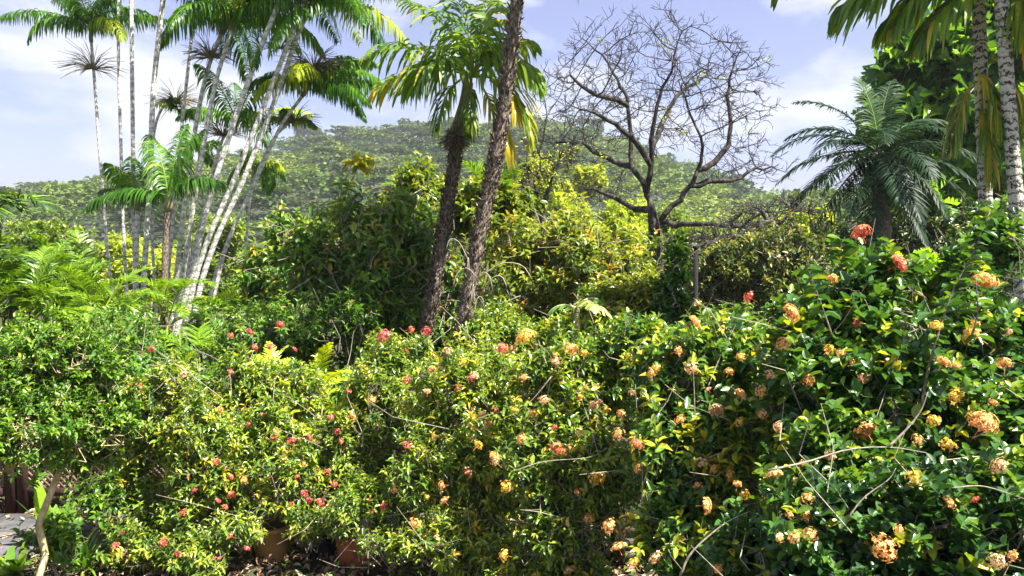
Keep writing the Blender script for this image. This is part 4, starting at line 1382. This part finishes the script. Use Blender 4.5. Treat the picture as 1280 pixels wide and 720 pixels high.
big = dict(tmpl=OVATE, aspect=.52, pairs=6, shoot_len=.24, nodes=90, rb=.024, group=BG2, newtip=.36, shootvar=.20, bare=22, lo=.35)
shrub("flowering_bush", "orange-flowered bush in front of the torn banana plant, mixed yellow and green leaves", "bush", at(710, 700, 5.4) * [1, 1, 0],
      [px_blob(700, 480, 5.4, 74, 72), px_blob(760, 470, 5.6, 66, 60), px_blob(680, 570, 5.1, 66, 70), px_blob(750, 590, 5.0, 66, 66), px_blob(700, 660, 5.0, 70, 40)],
      1300, .064, M["ixora2"], 135, tmean=.33, **dict(big, aspect=.46))
shrub("flowering_bush", "orange-flowered bush below the dark post, leaves bright on top and dark beneath", "bush", at(880, 720, 4.6) * [1, 1, 0],
      [px_blob(860, 470, 4.7, 76, 76), px_blob(910, 440, 4.8, 66, 56), px_blob(850, 570, 4.4, 76, 76), px_blob(930, 560, 4.3, 70, 80), px_blob(860, 670, 4.2, 90, 60), px_blob(800, 420, 5.4, 50, 34)],
      1000, .076, M["ixora"], 136, tmean=.46, **big)
shrub("flowering_bush", "tall orange-flowered bush topped by two coral flower heads", "bush", at(1060, 740, 4.1) * [1, 1, 0],
      [px_blob(1060, 400, 4.1, 62, 86), px_blob(1100, 345, 4.2, 50, 46), px_blob(1020, 480, 4.0, 80, 90), px_blob(1110, 470, 3.9, 80, 90), px_blob(1050, 590, 3.7, 100, 90), px_blob(1000, 400, 4.4, 40, 40)],
      1080, .075, M["ixora"], 137, tmean=.34, **dict(big, tmpl=ROUND, aspect=.56, lo=.3))
shrub("flowering_bush", "dark orange-flowered bush around the foot of the pale ringed palms", "bush", at(1240, 740, 4.2) * [1, 1, 0],
      [px_blob(1210, 420, 4.5, 66, 66), px_blob(1270, 430, 4.5, 60, 70), px_blob(1200, 520, 3.9, 90, 80), px_blob(1290, 560, 3.8, 80, 110), px_blob(1200, 350, 4.9, 40, 50), px_blob(1250, 300, 5.2, 36, 44)],
      1020, .075, M["ixora"], 138, tmean=.30, **dict(big, tmpl=ROUND, aspect=.56, lo=.3))
shrub("flowering_bush", "nearest orange-flowered bush with round dark leaves filling the lower right corner", "bush", at(1150, 900, 3.4) * [1, 1, 0],
      [px_blob(1150, 640, 3.3, 110, 90), px_blob(1260, 650, 3.2, 90, 100), px_blob(1030, 660, 3.4, 90, 80), px_blob(1120, 760, 3.2, 160, 90), px_blob(940, 690, 3.7, 80, 70)],
      960, .068, M["ixora"], 139, tmean=.28, **dict(big, tmpl=ROUND, aspect=.6, lo=.3, shoot_len=.2))
# filler bushes standing behind the flowering row
HG = "plain bushes behind the flowering row"
for k, (px, py, rx, rz, d, lb, mk) in enumerate([(250, 470, 90, 50, 8.0, "plain green bush at the foot of the pale palm stems", "shrub"),
                                                (420, 470, 90, 50, 8.2, "plain green bush under the widest glossy tree", "shrub"),
                                                (560, 460, 80, 50, 7.8, "plain bush wrapped around the feet of both shaggy palms", "shrub"),
                                                (690, 450, 90, 46, 7.4, "plain bush at the foot of the broad yellow shrub", "hedge"),
                                                (860, 430, 90, 44, 7.0, "plain bush in front of the dark post", "hedge"),
                                                (1020, 430, 90, 60, 6.8, "plain shaded bush behind the tall coral-topped one", "ixora"),
                                                (1210, 420, 110, 80, 6.0, "plain shaded bush behind the pale ringed trunks", "ixora"),
                                                (40, 440, 90, 60, 9.0, "plain bush beneath the brightest golden palm clump", "hedge"),
                                                (150, 410, 90, 50, 9.2, "plain bush beneath the golden palms by the stout pale stem", "shrub"),
                                                (330, 392, 90, 50, 9.4, "plain bush beneath the olive-leaved glossy tree", "shrub"),
                                                (480, 392, 80, 46, 9.4, "plain bush beneath the shaded glossy tree", "hedge"),
                                                (625, 376, 70, 40, 8.8, "plain twiggy bush just right of the taller shaggy trunk", "ixora2"),
                                                (740, 388, 80, 40, 8.4, "plain bush around the torn banana plant's foot", "ixora2"),
                                                (950, 400, 90, 40, 10.5, "plain bush beneath the dense yellow-topped tree", "hedge")]):
    rg = R(400 + k)
    bl = [px_blob(px + rg.uniform(-.6, .6) * rx, py + rg.uniform(-.2, 1.2) * rz, d + rg.uniform(-.4, .4), rx * .55, rz * .7) for q in range(5)]
    bl.append(px_blob(px, py + rz * 1.8, d, rx, rz * 1.3))
    if px == 1210:      # runs on past the edge of the photo
        bl += [px_blob(1370, 430, 6.2, 70, 90), px_blob(1470, 420, 6.6, 80, 100), px_blob(1400, 520, 6.0, 120, 90)]
    shrub("garden_bush", lb, "bush", (bl[0][0][0], d), bl, 1500 if px == 1210 else 760, .085, M[mk], 410 + k, tmpl=OVATE, aspect=.45, pairs=6, shoot_len=.26, nodes=50, rb=.03, tmean=.34, newtip=.35, group=HG, bare=30)

# ---- flower heads where the photo shows them
ALL = [(t_, r_, l_) for t_, r_, l_ in SHOOTS if r_.name.startswith("flowering_bush")]
TP = np.concatenate([t for t, r, l in ALL])
TO = np.concatenate([np.full(len(t), k) for k, (t, r, l) in enumerate(ALL)])
PJ = proj(TP)


def flower_px(px, py, wpx, kind, rng, var=None):
    D = np.hypot(PJ[:, 0] - px, PJ[:, 1] - py)
    near = np.where(D < 26)[0]
    if len(near) == 0:
        near = np.array([D.argmin()])
    j = near[np.argmin(PJ[near, 2] + D[near] * .01)]
    d = TP[j, 1] - .05
    pos = at(px, py, d)
    if kind in ("red", "coral") and px < 700:
        wpx *= .78
    elif px > 700:
        wpx *= .90
    put_flower(ALL[TO[j]][1], pos, .5 * wpx * d / F, kind, rng, var)


rng = R(500)
FLW = [
    (1077, 292, 26, "coral", 0), (1123, 330, 28, "coral", 0), (1040, 349, 20, "orange", 1), (988, 392, 28, "orange", 0), (1230, 353, 36, "orange", 0), (1217, 419, 34, "yellow", 0),
    (979, 430, 20, "orange", 0), (1036, 437, 20, "yellow", 1), (1064, 453, 14, "orange", 2), (1170, 408, 22, "yellow", 1), (1180, 453, 24, "orange", 1), (1255, 455, 22, "orange", 1),
    (937, 372, 20, "coral", 1), (868, 402, 22, "orange", 1), (872, 380, 12, "peach", 2), (926, 446, 16, "yellow", 1), (865, 461, 24, "peach", 1), (912, 465, 16, "orange", 1), (820, 460, 16, "yellow", 1),
    (962, 468, 18, "peach", 1), (1010, 475, 20, "orange", 1), (1078, 474, 18, "peach", 1), (658, 422, 26, "yellow", 0), (714, 437, 24, "orange", 1), (695, 453, 18, "peach", 2), (730, 442, 14, "yellow", 1),
    (628, 436, 22, "coral", 1), (1083, 540, 32, "orange", 0), (1228, 530, 40, "orange", 0), (1167, 526, 22, "yellow", 1), (1195, 496, 30, "yellow", 2), (1185, 556, 24, "yellow", 2), (1147, 550, 20, "orange", 2),
    (1249, 583, 28, "peach", 1), (968, 594, 24, "orange", 0), (1142, 597, 26, "yellow", 2), (1010, 622, 20, "orange", 2), (987, 643, 14, "orange", 2), (1008, 646, 16, "orange", 2), (1013, 668, 24, "orange", 2),
    (993, 672, 22, "orange", 1), (974, 672, 16, "orange", 1), (1104, 685, 42, "orange", 1), (1124, 662, 18, "orange", 2), (1187, 629, 22, "orange", 2), (1246, 702, 28, "peach", 1), (1266, 695, 20, "orange", 2),
    (882, 632, 24, "orange", 0), (872, 607, 14, "orange", 2), (931, 619, 18, "yellow", 1), (896, 514, 22, "peach", 0), (925, 493, 20, "orange", 1), (951, 489, 20, "orange", 1), (924, 528, 18, "yellow", 1), (953, 518, 16, "orange", 1),
    (850, 525, 18, "orange", 2), (877, 578, 20, "peach", 2), (892, 586, 14, "orange", 2), (748, 598, 32, "yellow", 1), (696, 562, 32, "coral", 1), (795, 556, 24, "coral", 1), (773, 542, 20, "orange", 2), (798, 586, 16, "orange", 1),
    (736, 648, 18, "orange", 1), (762, 658, 26, "orange", 1), (773, 684, 24, "orange", 1), (792, 704, 22, "yellow", 1), (820, 698, 24, "peach", 2), (632, 608, 20, "yellow", 1), (585, 590, 18, "peach", 1), (552, 606, 16, "orange", 2),
    (617, 571, 18, "orange", 1), (620, 578, 16, "peach", 2), (519, 654, 18, "orange", 2), (631, 694, 22, "yellow", 1), (711, 714, 16, "peach", 1), (898, 712, 20, "orange", 2), (895, 710, 14, "yellow", 2), (757, 513, 14, "orange", 2),
    (742, 508, 18, "peach", 1), (776, 517, 14, "orange", 1), (652, 548, 14, "orange", 1), (603, 518, 14, "peach", 2), (693, 535, 14, "red", 1), (680, 500, 14, "peach", 1), (712, 560, 12, "orange", 2), (655, 472, 14, "orange", 2),
    (480, 420, 24, "red", 0), (533, 414, 18, "red", 1), (513, 412, 16, "coral", 1), (588, 475, 16, "red", 1), (625, 438, 16, "coral", 1), (509, 475, 14, "red", 1), (350, 406, 14, "red", 0), (338, 434, 14, "red", 0),
    (368, 437, 12, "red", 0), (312, 415, 14, "red", 1), (288, 420, 14, "coral", 1), (288, 465, 12, "coral", 2), (318, 435, 14, "red", 1), (190, 436, 16, "red", 1), (172, 483, 18, "red", 0), (116, 480, 16, "red", 1), (172, 488, 14, "red", 2),
    (422, 540, 14, "red", 1), (386, 547, 14, "red", 0), (342, 549, 12, "red", 0), (365, 552, 18, "red", 1), (409, 590, 14, "red", 1), (418, 606, 12, "red", 0), (380, 617, 14, "red", 1), (386, 626, 12, "red", 0), (399, 629, 18, "red", 1),
    (508, 557, 16, "red", 1), (543, 546, 10, "red", 1), (572, 485, 12, "red", 2), (618, 512, 10, "red", 1), (288, 597, 14, "red", 1), (290, 619, 14, "red", 0), (272, 626, 12, "red", 1), (281, 634, 12, "coral", 1), (243, 613, 12, "red", 2),
    (229, 641, 16, "red", 1), (204, 678, 18, "red", 1), (145, 683, 16, "red", 1), (308, 686, 14, "red", 1), (479, 633, 14, "red", 1), (372, 596, 12, "coral", 2), (270, 578, 14, "coral", 2), (306, 600, 12, "orange", 2), (440, 520, 14, "orange", 2),
    (466, 500, 14, "orange", 2), (345, 540, 12, "orange", 2), (380, 580, 10, "orange", 2), (230, 468, 14, "peach", 2), (275, 512, 12, "orange", 2), (560, 440, 14, "peach", 2)]
for (px, py, w, kd, vr) in FLW:
    flower_px(px, py, w, kd, rng, vr)
for k in range(70):      # small half-hidden ones
    j = rng.integers(0, len(TP))
    x, y = PJ[j, 0], PJ[j, 1]
    if not (150 < x < 1290 and 400 < y < 715):
        continue
    kd = rng.choice(["red", "coral"]) if x < 520 else rng.choice(["orange", "peach", "yellow", "coral"], p=[.4, .25, .25, .1])
    flower_px(x, y, rng.uniform(7, 15) * (1.0 if x < 800 else 1.3), kd, rng, 2 if rng.random() < .6 else 1)

# long arching bare stems in the near bushes
rg = R(510)
near_bush = ALL[-1][1]
branch((([(960, 588), (1010, 577), (1060, 562), (1112, 559), (1158, 566)], 3.05, .0048), ([(1110, 559), (1130, 540), (1150, 515), (1160, 490)], 3.05, .006),
                     ([(1058, 650), (1080, 622), (1110, 600), (1120, 585)], 3.1, .004), ([(850, 720), (865, 690), (905, 655), (935, 640)], 3.5, .0065), ([(1190, 610), (1230, 608), (1285, 625)], 3.0, .0035)), M["twig"], near_bush, .8)
tall_bush = ALL[-3][1]
branch((([(1150, 520), (1158, 470), (1172, 420), (1192, 360), (1215, 320), (1238, 262)], 3.7, .008), ([(1215, 420), (1222, 390), (1220, 350)], 3.7, .006), ([(1040, 420), (1030, 390), (1012, 340)], 3.9, .006)), M["twig"], tall_bush, .3)
A = Acc()
sp_ = []
for (x0, y0, x1, y1) in ((1172, 420, 1192, 360), (1192, 360, 1215, 320), (1215, 320, 1240, 255), (1222, 420, 1220, 350), (1030, 390, 1010, 335), (1050, 330, 1052, 300)):
    for q in range(9):
        u = q / 8
        for s_ in (1, -1):
            sp_.append((at(x0 + (x1 - x0) * u, y0 + (y1 - y0) * u, 3.7), np.array([s_ * 1.0, rg.normal(0, .6), rg.normal(.2, .3)])))
q = np.array([s[0] for s in sp_]); dq = np.array([s[1] for s in sp_])
leaves(A, ROUND, q, dq, unit(rg, len(q)) * .5 + [0, 0, 1], rg.uniform(.055, .085, len(q)), .04, rg.uniform(.1, .8, len(q)))
part("upright_shoot_leaves", A, M["ixora"], tall_bush)
mid_bush = ALL[4][1]
branch((([(797, 560), (796, 520), (794, 480)], 4.5, .006), ([(845, 545), (832, 515), (800, 492)], 4.5, .006), ([(868, 560), (868, 500), (866, 455)], 4.3, .005),
        ([(690, 470), (665, 500), (640, 520)], 5.0, .005), ([(860, 585), (910, 563), (960, 562)], 4.2, .005), ([(640, 590), (680, 577), (735, 572), (760, 560)], 4.7, .004)), M["twig"], mid_bush, .7)

# strap-leaved clumps
def strap(label, px, py, d, n, L_, W, seed, mat, name="strap_leaved_plant", el=(35, 85), tint=(.2, .9), droop=1.0, group=None, up=0.0):
    rg = R(seed)
    b = at(px, py, d)
    b[2] = up
    A = Acc()
    for k in range(n):
        az, e = rg.uniform(0, 2 * pi), radians(rg.uniform(*el))
        m = 7
        s = np.linspace(0, 1, m)
        ee = e - droop * rg.uniform(.4, 1.2) * s ** 1.5
        T = np.stack([cos_(ee) * sin(az), cos_(ee) * cos(az), sin_(ee)], 1)
        l = L_ * rg.uniform(.6, 1.1)
        P = b + rg.normal(0, .03, 3) * [1, 1, 0] + np.concatenate([[np.zeros(3)], np.cumsum(T[1:] * l / (m - 1), 0)])
        Sd = np.array([cos(az), -sin(az), 0])
        w = W * np.array([.6, .9, 1, 1, .8, .5, .05]) * .5
        V = np.stack([P + Sd * w[:, None], P - np.array([0, 0, .1]) * w[:, None], P - Sd * w[:, None]], 1).reshape(-1, 3)
        f = np.array([(3 * q_ + r_, 3 * q_ + r_ + 1, 3 * q_ + r_ + 4, 3 * q_ + r_ + 3) for q_ in range(m - 1) for r_ in (0, 1)])
        A.add(V, f, rg.uniform(*tint))
    return alone(name, A, mat, label, "plant", (b[0], b[1], up), group)


SGp = "strap-leaved plants at ground level"
strap("plant with broad upright leaves before the lattice screen", 72, 672, 6.3, 11, .62, .13, 141, M["hedge"], "broad_leaved_plant", el=(55, 88), tint=(.3, .9), droop=.6)
strap("spiky arching grass-like plant beneath the hedge bush", 108, 690, 5.9, 34, .62, .022, 142, M["hedge"], droop=1.0, tint=(.1, .7), group=SGp)
strap("yellow-green reed clump behind the wooden planter in the middle", 628, 690, 6.9, 40, .8, .03, 143, M["fern"], el=(65, 90), droop=.5, group=SGp)
strap("low leafy tuft on the soil at the edge of the slab", 20, 715, 5.8, 16, .34, .07, 144, M["hedge"], droop=1.2, tint=(.4, 1), group=SGp)
strap("low leafy tuft on the soil between slab and tan pot", 268, 712, 6.0, 20, .24, .05, 145, M["fern"], droop=1.2, tint=(.1, .5), group=SGp)
rg = R(160)
A = Acc()
n = 5200
pos = np.stack([rg.uniform(-4.5, 2.5, n), rg.uniform(5.0, 8.8, n), np.zeros(n)], 1)
keep = (np.sin(pos[:, 0] * 2.3 + 1.1) * np.cos(pos[:, 1] * 2.9) + rg.normal(0, .35, n)) > .35
keep &= ~((pos[:, 0] < -3.15) & (pos[:, 1] > 6.1) & (pos[:, 1] < 7.05))
pos = pos[keep]
n = len(pos)
pos[:, 2] = rg.uniform(0, .10, n)
leaves(A, OVATE, pos, unit(rg, n) + [0, 0, .5], unit(rg, n) * .5 + [0, 0, 1], rg.uniform(.03, .08, n), rg.uniform(.015, .035, n), rg.uniform(.1, .9, n))
setting("ground_weeds", A, M["hedge"], kind="stuff")
for k, (px, py, d, lb) in enumerate(((70, 690, 5.6, "leggy green shrublet in front of the slab, left of the spiky plant"), (128, 640, 6.0, "leggy green shrublet in front of the lattice corner"))):
    shrub("small_shrub", lb, "shrub", at(px, 740, d) * [1, 1, 0], [px_blob(px, py - 20, d, 40, 36)], 80, .07, M["hedge"], 150 + k, pairs=4, shoot_len=.16, nodes=20, rb=.012, tmean=.35, newtip=.5, aspect=.5)

# ------------------------------------------------------------------ pots, planters, patio, lattice
def pot(name, label, px, py, d, r, h, mat, seed, soil=True):
    c = at(px, py, d)
    c[2] = .0
    rt = thing(name, label, "plant pot", c, "plant pots on the soil")
    A = Acc()
    lathe(A, [(0.001, 0.0), (r * .72, 0), (r * .74, .01), (r * .96, h * .86), (r * 1.06, h * .87), (r * 1.08, h * .99), (r * 1.04, h), (r * .94, h), (r * .9, h * .9), (r * .88, h * .84)], 28, c)
    part("pot_body", A, mat, rt, smooth=False)
    A = Acc()
    ang_ = np.arange(20) * 2 * pi / 20
    rg = R(seed)
    V = np.stack([cos_(ang_) * r * .89, sin_(ang_) * r * .89, np.full(20, h * .86) + rg.normal(0, .004, 20)], 1) + c
    A.add(np.vstack([V, [c + [0, 0, h * .9]]]), np.array([(k, (k + 1) % 20, 20) for k in range(20)]))
    part("potting_soil", A, M["soil"], rt)
    return rt


pot("plant_pot", "tan brown pot under the second red-flowered bush", 340, 705, 6.15, .165, .29, M["tanpot"], 1)
pot("plant_pot", "black plastic pot between the tan and the terracotta one", 403, 700, 6.25, .16, .27, M["blackpot"], 2)
pot("plant_pot", "terracotta pot, the largest, orange-red clay", 446, 712, 6.05, .185, .34, M["terra"], 3)


def planter(label, px0, px1, ytop, d, h, seed, slats=3, depth=.4):
    a0, a1 = at(px0, ytop, d), at(px1, ytop, d)
    rt = thing("wooden_planter", label, "planter", ((a0[0] + a1[0]) / 2, d, 0), "weathered wooden planters")
    A = Acc()
    for k in range(slats):
        z0 = .01 + k * h / slats
        box(A, (a0[0], d - depth / 2, z0), (a1[0], d - depth / 2 + .025, z0 + h / slats - .008))
    part("front_boards", A, M["oldwood"], rt)
    A = Acc()
    for x in (a0[0], a1[0]):
        for y_ in (d - depth / 2, d + depth / 2):
            box(A, (x - .03, y_ - .03, 0), (x + .03, y_ + .03, h + .03))
    part("corner_posts", A, M["redwood"], rt)
    A = Acc()
    box(A, (a0[0] + .03, d - depth / 2 + .03, .01), (a1[0] - .03, d + depth / 2 - .03, h - .05))
    part("soil_fill", A, M["soil"], rt)
    for nm, x in (("side_board", a0[0]), ("side_board", a1[0])):
        A = Acc()
        box(A, (x - .012, d - depth / 2 + .03, .01), (x + .012, d + depth / 2 - .03, h))
        part(nm, A, M["oldwood"], rt)


planter("long low weathered planter under the bushy plant with yellowish tips", 540, 618, 680, 6.3, .22, 1)
planter("dark slatted planter box glimpsed through the gap beneath the orange flowers", 772, 830, 650, 6.2, .44, 2, slats=4)
planter("weathered planter board low in front of the reed clump", 690, 745, 688, 6.4, .24, 3)

# patio slab
A = Acc()
box(A, (-6.5, 6.15, -.1), (-3.2, 7.0, .06))
setting("patio_slab", A, M["slab"])
A = Acc()
for k in range(6):
    box(A, (-6.5 + k * .6, 6.16, .0604), (-6.488 + k * .6, 6.99, .0640))
box(A, (-6.48, 6.56, .0604), (-3.22, 6.572, .0632))
setting("paving_joints", A, M["soil"])
rng = R(77)
A = Acc()
n = 260
pos = np.stack([rng.uniform(-6.4, -3.3, n), rng.uniform(6.2, 7.0, n), rng.uniform(.066, .075, n)], 1)
d = unit(rng, n) * [1, 1, .1]
leaves(A, OVATE, pos, d, unit(rng, n) * .3 + [0, 0, 1], rng.uniform(.03, .09, n), rng.uniform(.015, .04, n), rng.uniform(0, 1, n))
setting("fallen_leaves", A, M["litter"], kind="stuff")


# lattice screens
def lattice(label, x0, x1, y, h, seed):
    rt = thing("lattice_screen", label, "screen", ((x0 + x1) / 2, y, 0), "wooden lattice screens by the patio")
    A = Acc()
    z0, z1 = .22, h
    s_ = .062
    w = .011
    W_ = x1 - x0
    H_ = z1 - z0
    for sg in (1, -1):
        c = -H_
        yy = y + (.006 if sg > 0 else -.006)
        while c < W_ + H_:
            # line x = x0 + c + t, z = z0 + t  (or mirrored)
            t0 = max(0, -c) if sg > 0 else max(0, c - W_)
            t1 = min(H_, W_ - c) if sg > 0 else min(H_, c)
            if t1 > t0 + .01:
                xa, xb = (x0 + c + t0, x0 + c + t1) if sg > 0 else (x0 + c - t0, x0 + c - t1)
                a_, b_ = np.array([xa, yy, z0 + t0]), np.array([xb, yy, z0 + t1])
                n_ = nrm(np.cross(b_ - a_, [0, 1, 0])) * w
                e = np.array([0, .005, 0])
                V = np.array([a_ - n_ - e, a_ + n_ - e, b_ + n_ - e, b_ - n_ - e, a_ - n_ + e, a_ + n_ + e, b_ + n_ + e, b_ - n_ + e])
                A.add(V, np.array([(0, 1, 2, 3), (7, 6, 5, 4), (0, 4, 5, 1), (2, 6, 7, 3), (1, 5, 6, 2), (0, 3, 7, 4)]))
            c += s_
    part("lattice_panel", A, M["wood"], rt)
    for x in (x0, x1):
        A = Acc()
        box(A, (x - .045, y - .045, 0), (x + .045, y + .045, h + .06))
        box(A, (x - .055, y - .055, h + .062), (x + .055, y + .055, h + .09))
        part("post", A, M["redwood"], rt)
    for z in (z0, z1):
        A = Acc()
        box(A, (x0 + .047, y - .03, z - .04), (x1 - .047, y + .03, z + .04))
        part("rail", A, M["redwood"], rt)


lattice("brown diamond lattice screen directly behind the broad upright leaves", -4.62, -3.70, 7.15, .98, 1)
lattice("brown diamond lattice screen beyond the left red-flowered bush", -3.58, -2.7, 7.15, .98, 2)
lattice("brown diamond lattice screen furthest to the photo's left, mostly behind the hedge trunk", -5.66, -4.74, 7.15, .98, 3)
# ------------------------------------------------------------------ haze over the valley
A = Acc()
box(A, (-760, -70, -3), (760, 700, 95))
hz = bpy.data.materials.new("haze")
hz.use_nodes = True
t = hz.node_tree
t.nodes.clear()
pv = nd(t, "ShaderNodeVolumePrincipled")
pv.inputs["Color"].default_value = (.86, .90, 1.0, 1)
pv.inputs["Density"].default_value = .00040
pv.inputs["Anisotropy"].default_value = .3
ov = nd(t, "ShaderNodeOutputMaterial")
t.links.new(pv.outputs["Volume"], ov.inputs["Volume"])
setting("haze", A, hz, kind="stuff")
